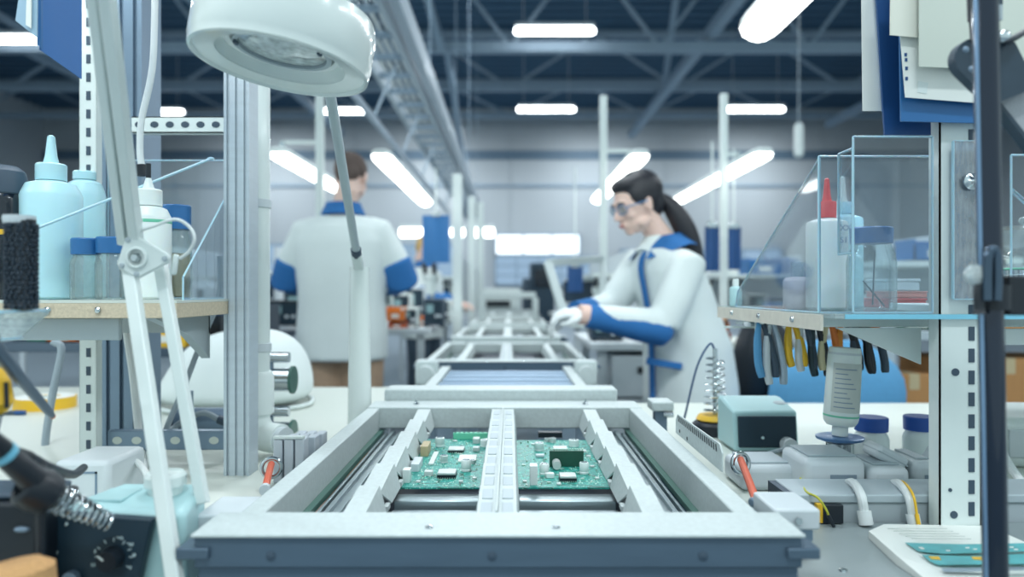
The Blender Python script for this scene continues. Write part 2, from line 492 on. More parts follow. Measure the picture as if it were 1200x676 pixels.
# ================================================================== CONVEYOR
ZT = .88
CX = -.012
def conveyor(y0, y1, label, detail, group=None):
    """frame from y0 (front) to y1 (rear), top surface at ZT"""
    t = thing('conveyor_frame', label, 'conveyor')
    hw = .281; xl, xr = CX - hw, CX + hw
    g = G().bx(CX - .302, CX + .302, y0, y0 + .074, ZT - .003, ZT)
    obj('front_beam', g, aluw, t, .001)
    if detail:
        for xx in (-.082, .046): obj('screw', G().lathe([(.004, 0), (.004, .0012), (.002, .0018)], (xx, y0 + .022, ZT), 14), steel, t)
        for xx in (-.236, -.018, .19): obj('front_bolt', G().lathe([(.0045, 0), (.0045, .001), (.0025, .0018)], (xx, y0 + .004, ZT - .022), 14, rotM(90)), dgrey, t)
    g = G().bx(CX - .300, CX + .300, y0 + .004, y0 + .07, ZT - .034, ZT - .0032)
    g.bx(CX - .298, CX + .298, y0 + .009, y0 + .065, ZT - .062, ZT - .0345)
    for xx in (-.3, .3): g.bx(CX + xx - .016, CX + xx + .016, y0 - .001, y0 + .03, ZT - .024, ZT - .013)
    obj('front_profile', g, mat('slate_profile', '#56697a', .42, .4, .14, 12, stretch=(1, 6, 6)), t, .0015)
    for sx in (-1, 1):
        g = G(); a, b = sorted((CX + sx * hw, CX + sx * (hw - .026)))
        g.bx(a, b, y0 + .0745, y1, ZT - .060, ZT - .001)
        obj('side_beam', g, aluw, t, .002)
        g = G(); a, b = sorted((CX + sx * (hw - .0265), CX + sx * (hw - .036)))
        g.bx(a, b, y0 + .0745, y1 - .09, ZT - .052, ZT - .044)
        obj('seal_strip', g, rubberg, t)
        a, b = sorted((CX + sx * (hw - .0395), CX + sx * (hw - .0435)))
        obj('guide_wire', G().bx(a, b, y0 + .0745, y1 - .09, ZT - .056, ZT - .050), alu, t, .0005)
        g = G()
        a, b = sorted((CX + sx * (hw - .050), CX + sx * (hw - .090)))
        g.bx(a, b, y0 + .0745, y1 - .09, ZT - .09, ZT - .052)
        for f in (.12, .5, .88):
            c = a + (b - a) * f
            g.bx(c - .0035, c + .0035, y0 + .0745, y1 - .09, ZT - .052, ZT - .046)
        obj('track_profile', g, alu, t, .0008)
    obj('rear_beam', G().bx(CX - hw, CX + hw, y1 - .088, y1, ZT - .042, ZT + .001), aluw, t, .002)
    obj('rear_box', G().bx(CX - .262, CX + .245, y1 + .01, y1 + .085, ZT - .04, ZT + .024), aluw, t, .003)
    for x in (-.197, .157):
        obj('screw', G().lathe([(.006, 0), (.006, .003), (.003, .006), (.003, .012)], (x, y1 - .05, ZT), 12), steel, t)
    # legs to the floor
    for sx in (-1, 1):
        for yy in (y0 + .12, y1 - .15):
            obj('leg', G().bx(CX + sx * .24 - .02, CX + sx * .24 + .02, yy, yy + .04, 0, ZT - .1), alub, t)
    obj('drip_tray', G().bx(CX - .25, CX + .25, y0 + .07, y1 - .02, ZT - .16, ZT - .15), mat('tray_navy', '#1f3040', .5, .1, .1, 20), t)
    # guide rails
    def rail(xa, xb, sd, centre, n=6):
        """row of stepped blocks; sd is the side (x sign) that faces the board"""
        Y0 = y0 + .077; Y1 = y1 - .09; L = (Y1 - Y0) / n
        xi = xb if sd > 0 else xa; xo = xa if sd > 0 else xb
        o = obj('guide_rail', G().bx(xa + .003, xb - .003, Y0, Y1, ZT - .05, ZT - .020), alud, t, .0008)
        drop = .006 if centre else .010
        for i in range(n):
            a = Y0 + i * L; b = a + L - .002
            g = G()
            za, zb = ZT - .002 - drop, ZT - .002
            g.loft([[V(xo, a, ZT - .019), V(xi - sd * .001, a, ZT - .019), V(xi - sd * .001, b, ZT - .019), V(xo, b, ZT - .019)],
                    [V(xo, a, za), V(xi, a, za), V(xi, b, zb), V(xo, b, zb)]])
            bl = obj('rail_block', g, aluw, o, .0006)
            if not detail: continue
            if not centre:
                w = .0085
                g = G().loft([[V(xi, a + .004, za - .001), V(xi, b, zb - .001), V(xi - sd * .001, b, zb - .003), V(xi - sd * .001, a + .004, za - .003)],
                              [V(xi + sd * w, a + L * .34, ZT - .036), V(xi + sd * w, b, ZT - .036), V(xi + sd * w - sd * .0012, b, ZT - .037), V(xi + sd * w - sd * .0012, a + L * .34, ZT - .037)]])
                obj('side_flap', g, aluw, bl)
                obj('tab', G().box((xi + sd * .006, a + L * .12, ZT - .034), (.006, L * .16, .006)), aluw, bl)
            else:
                g = G()
                for k in range(6):
                    y = a + L * (k + .5) / 6
                    g.bar((xi + sd * .001, y + .006, ZT - .014), (xi + sd * .003, y - .006, ZT - .042), .002, .0022)
                obj('rib_row', g, aluw, bl)
        x = xi + (0 if centre else 0)
        obj('slot_shade', G().bx(x - sd * .0028, x - sd * .0012, Y0, Y1, ZT - .046, ZT - .0195), black, o)  # black sheet puts shade into the gaps along the rail
        if detail and centre:
            for i in range(n):
                a = Y0 + i * L
                for k in range(2):
                    ym = a + L * (.27 + .42 * k)
                    zz = ZT - .002 - drop + drop * ((ym - a) / L) + .0006
                    obj('label_window', G().box(((xa + xb) / 2, ym, zz), ((xb - xa) * .6, L * .30, .0012), rotM(math.degrees(math.atan2(drop, L)), 0, 0)), greyp, o, .0004)
        return o
    V = lambda a, b, c: Vector((a, b, c))
    rail(-.188, -.162, 1, False)
    rail(-.0375, -.0165, -1, True)
    rail(-.0135, .0075, 1, True)
    rail(.148, .174, -1, False)
    obj('centre_ridge', G().bx(-.0163, -.0137, y0 + .077, y1 - .09, ZT - .03, ZT + .0005), aluw, t)
    # cross bars
    for y, w, z in ((y0 + .274, .034, -.046), (y0 + .232, .028, -.054), (y0 + .10, .02, -.066), (y1 - .2, .03, -.06)):
        for xa, xb in ((-.158, -.041), (.011, .144)):
            obj('cross_bar', G().bx(xa, xb, y, y + w, ZT + z - .014, ZT + z), alu, t, .0015)
    return fin(t)

main = conveyor(.711, 1.568, 'nearest aluminium conveyor frame holding the two green circuit boards', True)
conveyor(2.45, 3.35, 'second aluminium conveyor frame, directly behind the nearest one', True)
conveyor(3.75, 4.75, 'third conveyor frame, beside the gloved hands', False)
conveyor(5.2, 6.2, 'fourth conveyor frame, beyond the gloved hands', False)
conveyor(6.7, 7.9, 'farthest conveyor frame in the line', False)

# low link between first and second frame
t = thing('transfer_unit', 'low grey transfer unit bridging the first two conveyor frames', 'conveyor')
g = G()
g.bx(-.23, -.2, 1.67, 2.44, .83, .865); g.bx(.175, .205, 1.67, 2.44, .83, .865)
obj('side_rail', g, aluw, t, .002)
for i in range(7): obj('roller', G().cyl((-.2, 1.75 + i * .1, .845), (.175, 1.75 + i * .1, .845), .014, n=14), alud, t)
for x in (-.26, .235):
    obj('motor', G().cyl((x, 2.2, .86), (x, 2.36, .86), .028, n=18), aluw, t)
    obj('motor_bracket', G().bx(x - .035, x + .035, 2.25, 2.30, .80, .90), aluw, t, .004)
for x in (-.2, .18):
    for y in (1.8, 2.3): obj('leg', G().bx(x - .015, x + .015, y, y + .03, 0, .83), alub, t)
fin(t)

# upright gate frames over the far conveyors
for Y, w, h, lab in ((5.6, .42, .18, 'small white gate bridging the fourth conveyor frame'), (7.2, .5, .16, 'white gate bridging the farthest conveyor frame')):
    t = thing('gate_frame', lab, 'frame')
    g = G(); xa, xb = CX - w / 2, CX + w / 2
    g.bx(xa, xb, Y, Y + .04, ZT + h, ZT + h + .045)
    obj('top_bar', g, aluw, t, .003)
    for x in (xa, xb): obj('upright', G().bx(x - .02, x + .02, Y, Y + .04, ZT, ZT + h), aluw, t, .003)
    fin(t)

# ---- parts clamped on the frame's sides
def clamp(x, y, label, sx=1):
    t = thing('clamp_block', label, 'clamp')
    obj('block', G().bx(x - .026, x + .026, y - .045, y + .03, .848, .872), lgrey, t, .003)
    g = G().bx(x - .024, x + .022, y - .035, y + .02, .832, .848)
    g.cyl((x - sx * .02, y + .034, .858), (x - sx * .028, y + .03, .858), .006, n=12)
    obj('jaw', g, alud, t, .002)
    obj('bolt', G().cyl((x, y - .046, .86), (x, y - .05, .86), .004, n=6), steel, t)
    obj('stem', G().cyl((x, y, .80), (x, y, .834), .008, n=12), steel, t)
    return fin(t)
clamp(-.322, .845, 'grey clamp block left of the nearest conveyor frame, behind the teal station', -1)
clamp(.325, .865, 'grey clamp block at the front right corner of the nearest conveyor frame')
t = thing('clamp_block', 'small clamp at the rear right corner of the nearest conveyor frame', 'clamp')
p = P(775, 468, 1.5)
obj('block', G().bx(p.x - .022, p.x + .022, 1.48, 1.54, .872, .892), aluw, t, .003); obj('bolt', G().cyl((p.x, 1.48, .866), (p.x + .02, 1.48, .866), .006, n=10), steel, t)
obj('stem', G().bx(p.x - .012, p.x + .012, 1.5, 1.53, .80, .872), alud, t)
fin(t)

# slotted guard plate standing on the right beam
t = thing('guard_plate', 'upright aluminium plate with a row of slots on the right conveyor beam', 'guard plate')
g = G(); x0 = .278; ya, yb = .954, 1.22
poly = [(ya, .8805), (yb, .8805), (yb, .902), (yb - .012, .914), (ya + .012, .916), (ya, .906)]
g.prism(poly, 'x', x0, x0 + .0025)
obj('plate', g, aluw, t, .0006)
g = G()
for i in range(20):
    y = ya + .022 + i * .0115
    g.prism([(y, .903), (y + .004, .903), (y + .007, .912), (y + .003, .912)], 'x', x0 - .0006, x0 + .003)
obj('slot_row', g, black, t)
for y, z in ((1.14, .887), (1.19, .889)): obj('hole', G().cyl((x0 - .0006, y, z), (x0 + .003, y, z), .003, n=10), black, t)
fin(t)

# ================================================================== CIRCUIT BOARDS
ZB = .842
def bpz(px, py): return onz(px, py, ZB)
tinm = mat('tin_component', '#c9cfcd', .35, .3, .05, 60)
copper = mat('solder_dots', '#b9d8c8', .3, .5, .1, 60)
def chip(root, px, py, wpx, hy=.006, m=tinm, dk=True, name='chip'):
    p = bpz(px, py); w = wpx / F * p.y; d = w * 1.0
    o = obj(name, G().box((p.x, p.y + d / 2, ZB + hy * .35), (w, d, hy * .6)), black, root)
    obj('cap', G().box((p.x, p.y + d / 2, ZB + hy * .85), (w * .96, d * .96, hy * .45)), m, o, .0008)
    g = G()
    for i in range(8):
        for s in (-1, 1):
            x = p.x - w / 2 + w * (i + .5) / 8
            g.box((x, p.y + d / 2 + s * d * .53, ZB + .001), (w * .05, d * .06, .0014))
    obj('pin_row', g, copper, o)
def cap(root, px, py, wpx, h=.014, m=whitep, name='capacitor'):
    p = bpz(px, py); r = wpx / F * p.y / 2
    o = obj(name, G().lathe([(r, 0), (r * 1.02, .001), (r * 1.02, h * .15), (r * .92, h * .2), (r, h * .27), (r, h * .93), (r * .9, h)], (p.x, p.y + r, ZB), 20), m, root)
    obj('top_mark', G().lathe([(r * .7, h), (r * .68, h + .0006)], (p.x, p.y + r, ZB), 16), steel, o)
def blk(root, name, px, py, wpx, dep, h, m, bev=.0006):
    p = bpz(px, py); w = wpx / F * p.y
    return obj(name, G().bx(p.x - w / 2, p.x + w / 2, p.y, p.y + dep, ZB, ZB + h), m, root, bev)
def speck(root, pts_area, n, seed, m):
    rnd = random.Random(seed); g = G()
    (x0, x1, y0, y1) = pts_area
    for i in range(n):
        x, y = rnd.uniform(x0, x1), rnd.uniform(y0, y1)
        if rnd.random() < .5: g.bx(x, x + rnd.uniform(.001, .0035), y, y + .0012, ZB, ZB + .0008)
        else: g.bx(x, x + .0011, y, y + rnd.uniform(.002, .006), ZB, ZB + .0008)
    o = obj('solder_specks', g, m, root, smooth=False); o['kind'] = 'stuff'
def make_pcb():
    m = mat('circuit_laminate', '#138a80', .42, 0, .15, 60)
    nt = m.node_tree; b = nt.nodes['Principled BSDF']; src = b.inputs['Base Color'].links[0].from_socket
    tc = [n for n in nt.nodes if n.type == 'TEX_COORD'][0]
    def layer(src, scale, thr, col, feat='F1', stretch=(1, 1, 1)):
        mp = nt.nodes.new('ShaderNodeMapping'); mp.inputs['Scale'].default_value = stretch; nt.links.new(tc.outputs['Object'], mp.inputs[0])
        v = nt.nodes.new('ShaderNodeTexVoronoi'); v.inputs['Scale'].default_value = scale; v.feature = feat; nt.links.new(mp.outputs[0], v.inputs['Vector'])
        c = nt.nodes.new('ShaderNodeMath'); c.operation = 'LESS_THAN'; c.inputs[1].default_value = thr; nt.links.new(v.outputs['Distance'], c.inputs[0])
        mx = nt.nodes.new('ShaderNodeMix'); mx.data_type = 'RGBA'; nt.links.new(c.outputs[0], mx.inputs[0]); nt.links.new(src, mx.inputs[6]); mx.inputs[7].default_value = lin(col)
        return mx.outputs[2]
    src = layer(src, 90, .035, '#2eb0a0', 'DISTANCE_TO_EDGE', (1, .35, 1))
    src = layer(src, 260, .22, '#9fd6c4')
    src = layer(src, 70, .035, '#0f5f54', 'DISTANCE_TO_EDGE', (.3, 1, 1))
    nt.links.new(src, b.inputs['Base Color'])
    return m
pcb_lam = make_pcb()
def scatter(t, x0, x1, y0, y1, seed, n=45):
    rnd = random.Random(seed); spots = []
    for c in t.children:
        if c.name.startswith(('substrate', 'solder')): continue
        vs = [v.co for v in c.data.vertices]; spots.append((min(v.x for v in vs) - .003, max(v.x for v in vs) + .003, min(v.y for v in vs) - .004, max(v.y for v in vs) + .004))
    k = 0
    for _ in range(900):
        if k >= n: break
        x, y = rnd.uniform(x0 + .008, x1 - .008), rnd.uniform(y0 + .006, y1 - .012)
        if any(a < x < b and c < y < d for a, b, c, d in spots): continue
        spots.append((x - .005, x + .005, y - .007, y + .007))
        w, d, h = rnd.choice(((.004, .0025, .0014), (.0025, .005, .0014), (.006, .004, .002), (.003, .003, .003)))
        m = rnd.choice((black, tinm, tinm, dgrey))
        r_ = obj('resistor', G().box((x, y, ZB + h / 2), (w * .7, d, h)), m, t)
        obj('terminal', G().box((x, y - d * .5, ZB + h * .45), (w, .001, h * .9)), copper, r_)
        k += 1
def board(x0, x1, y0, y1, label, seed):
    t = thing('circuit_board', label, 'circuit board')
    obj('substrate', G().bx(x0, x1, y0, y1, ZB - .0022, ZB), pcb_lam, t)
    speck(t, (x0 + .006, x1 - .006, y0 + .004, y1 - .01), 260, seed, mat('silk_print', '#c8e8dc', .4, .2, .05, 50))
    return t
LB = board(-.1635, -.0405, 1.022, 1.355, 'left green circuit board with tan connector and light green terminal block', 3)
blk(LB, 'connector', 497, 535, 9, .045, .017, tan)
cap(LB, 515, 524, 11, .016); blk(LB, 'terminal_block', 552, 515, 42, .012, .012, pcbt)
chip(LB, 534, 531, 19); cap(LB, 520, 543, 9, .012, tinm); blk(LB, 'relay', 558, 520, 8, .02, .009, tinm); blk(LB, 'relay', 558, 529, 8, .012, .007, tinm)
cap(LB, 568, 524, 11, .012); chip(LB, 523, 561, 22, .008); blk(LB, 'paper_label', 547, 542, 21, .045, .003, paper); cap(LB, 546, 553, 12, .017); cap(LB, 553, 544, 8, .006, tinm)
blk(LB, 'connector', 502, 558, 10, .012, .007, tinm); blk(LB, 'connector', 476, 566, 9, .016, .019, whitep)
blk(LB, 'socket', 486, 553, 10, .05, .012, lgrey)
blk(LB, 'white_strip', 505, 545, 6, .085, .003, whitep)  # long low white strip along the board
for i, (px, py) in enumerate(((490, 566), (540, 566), (556, 562), (533, 518), (512, 517))): blk(LB, 'resistor', px, py, 5, .006, .003, tinm)
# the terminal block's screws
for o in [c for c in LB.children if c.name.startswith('terminal_block')]:
    g = G(); p = bpz(552, 515)
    for i in range(8): g.cyl((p.x - .030 + i * .0086, p.y + .006, ZB + .012), (p.x - .030 + i * .0086, p.y + .006, ZB + .0126), .0022, n=10)
    obj('screw_row', g, pcbd, o)
scatter(LB, -.1635, -.0405, 1.022, 1.355, 21)
fin(LB)
RB = board(.0105, .143, 1.022, 1.345, 'right green circuit board with an upright dark green daughter board', 9)
blk(RB, 'connector', 645, 513, 28, .018, .010, black)
cap(RB, 632, 529, 11, .014); cap(RB, 648, 519, 8, .008, tinm); chip(RB, 657, 530, 17); cap(RB, 673, 524, 12, .012); cap(RB, 641, 518, 6, .006, tinm)
o = blk(RB, 'daughter_board', 664, 547, 40, .004, .025, pcbd)
p = bpz(664, 547); g = G(); w = 40 / F * p.y
for i in range(14): g.bx(p.x - w / 2 + (i + .2) * w / 14, p.x - w / 2 + (i + .75) * w / 14, p.y, p.y + .004, ZB + .025, ZB + .0285)
obj('contact_row', g, copper, o)
cap(RB, 638, 557, 11, .016); chip(RB, 666, 565, 20, .008); cap(RB, 685, 556, 11, .017); blk(RB, 'connector', 625.5, 569, 9, .018, .028, whitep)
p = bpz(652, 549); obj('capacitor', G().cyl((p.x, p.y - .014, ZB + .008), (p.x, p.y + .006, ZB + .008), .0065, n=18), tinm, RB)
blk(RB, 'relay', 644, 560, 10, .012, .006, tinm); blk(RB, 'socket', 633, 536, 10, .012, .004, lgrey); blk(RB, 'relay', 645, 560.5, 9, .008, .007, whitep)
blk(RB, 'socket', 683, 531, 9, .012, .004, tinm)
for i, (px, py) in enumerate(((615, 566), (700, 562), (694, 548), (690, 536), (655, 569), (625, 522))): blk(RB, 'resistor', px, py, 5, .006, .003, tinm)
scatter(RB, .0105, .143, 1.022, 1.345, 33)
fin(RB)
# ================================================================== LEFT SIDE
BZ = .80
t = thing('workbench', 'cream topped workbench on the left, under the balanced arm lamp', 'workbench')
obj('worktop', G().bx(-2.4, -.36, .5, 2.4, BZ - .03, BZ), cream, t, .004)
obj('edge_trim', G().bx(-.359, -.352, .5, 2.4, BZ - .032, BZ - .001), greyp, t)
for x in (-2.3, -.42):
    for y in (.55, 2.3): obj('leg', G().bx(x - .03, x + .03, y, y + .06, 0, BZ - .03), lgrey, t)
fin(t)

# slotted upright + profiles
def slotted(name, x, w, y, z0, z1, pitch, slot_x, slot_w, slot_h, label, m=whitep, lip=.018, holes=()):
    t = thing(name, label, 'post')
    g = G()
    g.bx(x, x + w, y, y + .002, z0, z1); g.bx(x, x + .002, y, y + lip, z0, z1); g.bx(x + w - .002, x + w, y, y + lip, z0, z1)
    obj('channel', g, m, t)
    z = z1 - pitch * .6; k = 0
    while z > z0 + pitch * .4 and k < 95:
        obj('slot', G().box((x + slot_x, y - .0004, z), (slot_w, .0014, slot_h)), dgrey, t); z -= pitch; k += 1
    for hz, hx, r in holes: obj('hole', G().cyl((x + hx, y - .001, hz), (x + hx, y + .001, hz), r, n=14), dgrey, t)
    return fin(t)
Y = 1.30
xa = (93 - 598) / F * Y
slotted('slotted_upright', xa, 20 / F * Y, Y, BZ, 1.85, 21.5 / F * Y * 1.0, .0165, .0075, .016, 'white slotted upright on the left, beside the bench shelf')
def profile(px0, px1, Y, z0, z1, label, m=alub, cap_=None):
    xa, xb = (px0 - 598) / F * Y, (px1 - 598) / F * Y; w = xb - xa
    t = thing('profile_post', label, 'post')
    n = 3; s = w / n; poly = []
    # ribbed front outline
    pts = [(xa, Y + w)]
    pts = [(xa, Y)]
    for i in range(n):
        a = xa + i * s
        pts += [(a + s * .34, Y), (a + s * .36, Y + s * .28), (a + s * .64, Y + s * .28), (a + s * .66, Y)]
    pts += [(xb, Y), (xb, Y + w), (xa, Y + w)]
    obj('extrusion', G().prism(pts, 'z', z0, z1), m, t, smooth=False)
    obj('cap', G().bx(xa + .001, xb - .001, Y + .001, Y + w - .001, z1, z1 + .004), dgrey, t)
    return fin(t)
profile(119, 166, 1.42, BZ, 1.98, 'broad blue grey ribbed profile post beside the left slotted upright', alud)
# main post of the nearest station and the exhaust pipe next to it
profile(262, 292, 1.25, .745, 1.55, 'ribbed aluminium post right below the round magnifier head', mat('bright_profile', '#bcc7cf', .38, .35, .1, 20, stretch=(1, 1, 6)))
t = thing('exhaust_pipe', 'fat white exhaust pipe standing behind the ribbed post under the magnifier', 'pipe')
Y = 1.42; x = (299 - 598) / F * Y; r = 18 / F * Y
obj('upright_tube', G().lathe([(r * .93, .9), (r * .93, 1.56), (r * .9, 1.565)], (x, Y, 0), 28), whitep, t)
obj('socket', G().lathe([(r * .98, .875), (r * 1.18, .88), (r * 1.18, .955), (r * 1.02, .962)], (x, Y, 0), 28), whitep, t)
el = bez([(x, Y, .90), (x, Y, .86), (x + .012, Y - .01, .825), (x + .05, Y - .03, .805 + .03)], 6)
obj('elbow', G().tube(bez([(x, Y, .89), (x + .002, Y - .002, .86), (x + .022, Y - .012, .838), (x + .06, Y - .03, .835)], 6), r * .95, 20), whitep, t)
obj('elbow_collar', G().tube([(x + .055, Y - .028, .835), (x + .07, Y - .036, .834)], r * .80, 20), lgrey, t)
for z in (1.0, 1.28): obj('pipe_clip', G().lathe([(r * .95, z), (r * 1.03, z + .001), (r * 1.03, z + .016), (r * .95, z + .017)], (x, Y, 0), 24), lgrey, t)
fin(t)
# chrome fittings behind the pipe
for py, rr, lab in ((424, .5, None), (440, 1, 'upper chrome valve with green rim beside the white exhaust pipe'), (503, 1, 'lower chrome valve with green rim beside the white exhaust pipe')):
    if lab is None: continue
    Y = 1.62; a = P(318, py + 5, Y)
    t = thing('valve', lab, 'valve')
    obj('body', G().cyl(a - Vector((.05, 0, 0)), a + Vector((.045, 0, 0)), .026, n=20), steel, t)
    obj('rim', G().cyl(a + Vector((.045, 0, 0)), a + Vector((.051, 0, 0)), .031, n=20), rubberg, t)
    b = a + Vector((0, 0, .05))
    obj('lever', G().cyl(b - Vector((.045, 0, 0)), b + Vector((.040, 0, 0)), .012, n=14), steel, t)
    obj('spindle', G().cyl(a, b, .005, n=8), alud, t)
    obj('bracket', G().bx(a.x - .045, a.x - .03, Y - .01, Y + .01, BZ, b.z), lgrey, t)
    fin(t)
# white dust cover behind (rounded shell)
t = thing('dust_cover', 'big white rounded cover behind the ribbed post and pipe', 'cover')
rings = []
Yc = 2.02; cx = (275 - 598) / F * Yc
for i, (z, hw, hd) in enumerate(((BZ, .215, .17), (.86, .208, .165), (.92, .185, .15), (.97, .15, .12), (1.0, .10, .09), (1.014, .04, .04))):
    ring = []
    for k in range(28):
        a = 2 * math.pi * k / 28
        c_, s_ = math.cos(a), math.sin(a)
        wob = 1 + .02 * math.sin(5 * a + z * 20)
        ring.append(Vector((cx + .01 * i + hw * abs(c_) ** .8 * (1 if c_ > 0 else -1) * wob, Yc + hd * s_, z)))
    rings.append(ring)
o = obj('cloth_shell', G().loft(rings), coatm, t); sb = o.modifiers.new('s', 'SUBSURF'); sb.levels = 1; sb.render_levels = 2
obj('hem', G().tube([r_ * 1 for r_ in [Vector((v.x, v.y, BZ + .008)) for v in rings[0]]] + [Vector((rings[0][0].x, rings[0][0].y, BZ + .008))], .006, 8), whitep, t)
fin(t)
# ribbed end blocks beside the frame
t = thing('profile_offcut', 'short grey ribbed profile block standing left of the conveyor frame', 'profile block')
g = G()
for i, (px, py) in enumerate(((338, 515), (352, 512), (362, 508))):
    Y = 1.2 + i * .05
    x = (px - 598) / F * Y
    for dx in (-.018, 0, .018): g.bx(x + dx - .0075, x + dx + .0075, Y, Y + .03, BZ, 1.12 - (py - 340) / F * Y)
    g.bx(x - .024, x + .024, Y + .01, Y + .02, BZ, 1.12 - (py - 340) / F * Y - .004)
obj('ribbed_body', g, mat('anodised_grey', '#c2cad2', .5, .1, .05, 30), t, .002)
obj('top_cap', G().bx(P(338, 515, 1.2).x - .025, P(338, 515, 1.2).x + .025, 1.199, 1.21, .874, .878), whitep, t)
fin(t)
def ring_hook(px, py, Y, a_end, label, sx):
    t = thing('hose_loop', label, 'hose')
    c = P(px, py, Y)
    obj('ring', G().torus(c, .015, .0035, rotM(80, 0, 20)), steel, t)
    obj('hose', G().tube(bez([c + Vector((0, 0, .006)), c + (a_end - c) * .5 + Vector((.0, 0, .004)), a_end], 6), .0055, 10), mat('orange_hose', '#d8664a', .5, 0, .1, 60), t)
    obj('ferrule', G().cyl(a_end, a_end + (a_end - c).normalized() * .012, .008, n=12), lgrey, t)
    return fin(t)
ring_hook(318, 548, 1.18, P(311, 572, 1.06), 'small ring with orange hose left of the conveyor frame', -1)
ring_hook(868, 543, 1.12, P(888, 592, .93), 'ring with a long orange hose right of the conveyor frame', 1)

# perforated crossbars
def perf_bar(px0, px1, py, hpx, Y, label, m, n, hole_m):
    a = P(px0, py, Y); b = P(px1, py, Y); h = hpx / F * Y
    t = thing('perforated_bar', label, 'rail')
    g = G(); g.bx(a.x, b.x, Y, Y + .0025, a.z - h / 2, a.z + h / 2); g.bx(a.x, b.x, Y, Y + .02, a.z - h / 2, a.z - h / 2 + .002); g.bx(a.x, b.x, Y, Y + .02, a.z + h / 2 - .002, a.z + h / 2)
    obj('strip', g, m, t)
    for i in range(n):
        x = a.x + (b.x - a.x) * (i + .5) / n
        rr = []
        for k in range(14):
            an = 2 * math.pi * k / 14; rr.append((x + h * .26 * math.cos(an), a.z + h * .2 * math.sin(an)))
        obj('hole', G().prism(rr, 'y', Y - .0006, Y + .0005), hole_m, t)
    return fin(t)
perf_bar(154, 262, 146, 19, 1.36, 'white perforated crossbar high on the left, reaching the ribbed post', whitep, 6, dgrey)
perf_bar(126, 262, 516, 22, 1.33, 'dark perforated crossbar low on the left, above the bench', alud, 6, cream)

# shelf
t = thing('bench_shelf', 'chipboard shelf with bolts on the left, carrying bottles', 'shelf')
SZ = 1.105
xe = (207 - 598) / F * 1.06
obj('board', G().bx(-.78, xe, 1.06, 1.40, SZ - .026, SZ - .004), wood, t, .001)
obj('top_laminate', G().bx(-.78, xe, 1.06, 1.40, SZ - .0039, SZ), cream, t)
for px in (56, 115, 205): 
    p = P(min(px, 200), 365, 1.06)
    obj('bolt', G().lathe([(.0045, 0), (.0045, .003), (.002, .005)], (p.x, 1.06, SZ - .014), 12, rotM(90)), steel, t)
g = G().prism([(1.08, SZ - .0265), (1.28, SZ - .0265), (1.28, 1.0), (1.2, 1.045)], 'x', -.545, -.53); g.bx(-.74, -.53, 1.275, 1.28, 1.045, SZ - .027)
obj('bracket', g, greyp, t)
obj('support_plate', G().bx(-.78, -.585, 1.085, 1.095, 1.045, SZ - .0265), greyp, t, .002)
fin(t)

# acrylic guard
def pane(name, quads, label, cat='acrylic guard', edge=.0016, bolts=()):
    """quads: list of coplanar polygons (lists of Vector) with a thickness vector"""
    t = thing(name, label, cat)
    for poly, th in quads:
        th = Vector(th)
        obj('panel', G().loft([[p for p in poly], [p + th for p in poly]]), acry, t, smooth=False)
        g = G()
        n = len(poly)
        for i in range(n):
            a, b = poly[i] + th / 2, poly[(i + 1) % n] + th / 2
            g.tube([a, b], edge, 6)
        obj('polished_edge', g, acrye, t)
    for p in bolts:
        obj('bolt', G().lathe([(.010, 0), (.010, .003), (.006, .006), (.004, .012)], p, 16, rotM(90)), steel, t)
    return fin(t)
V = Vector
xs = xe - .01
zt = CAMZ + (340 - 186) / F * 1.10
pane('acrylic_guard', [([V((xs, 1.10, SZ)), V((xs, 1.10, SZ + .035)), V((xs, 1.36, SZ + .26)), V((xs, 1.36, SZ))], (.003, 0, 0)),
                       ([V((-.76, 1.37, SZ)), V((xs, 1.37, SZ)), V((xs, 1.37, SZ + .26)), V((-.76, 1.37, SZ + .26))], (0, .003, 0))],
     'clear acrylic guard box around the bottles on the left shelf')
# sloping rod seen on the guard
t = thing('guide_rod', 'thin clear rod sloping up across the bottles on the left shelf', 'rod')
a, b = P(42, 268, 1.075), P(247, 186, 1.20)
obj('rod', G().cyl(a, b, .0022, n=8), acrye, t); obj('tip', G().ell(b, (.006, .003, .003)), acrye, t)
obj('clip', G().ell(a, (.004, .004, .004)), steel, t)
fin(t)

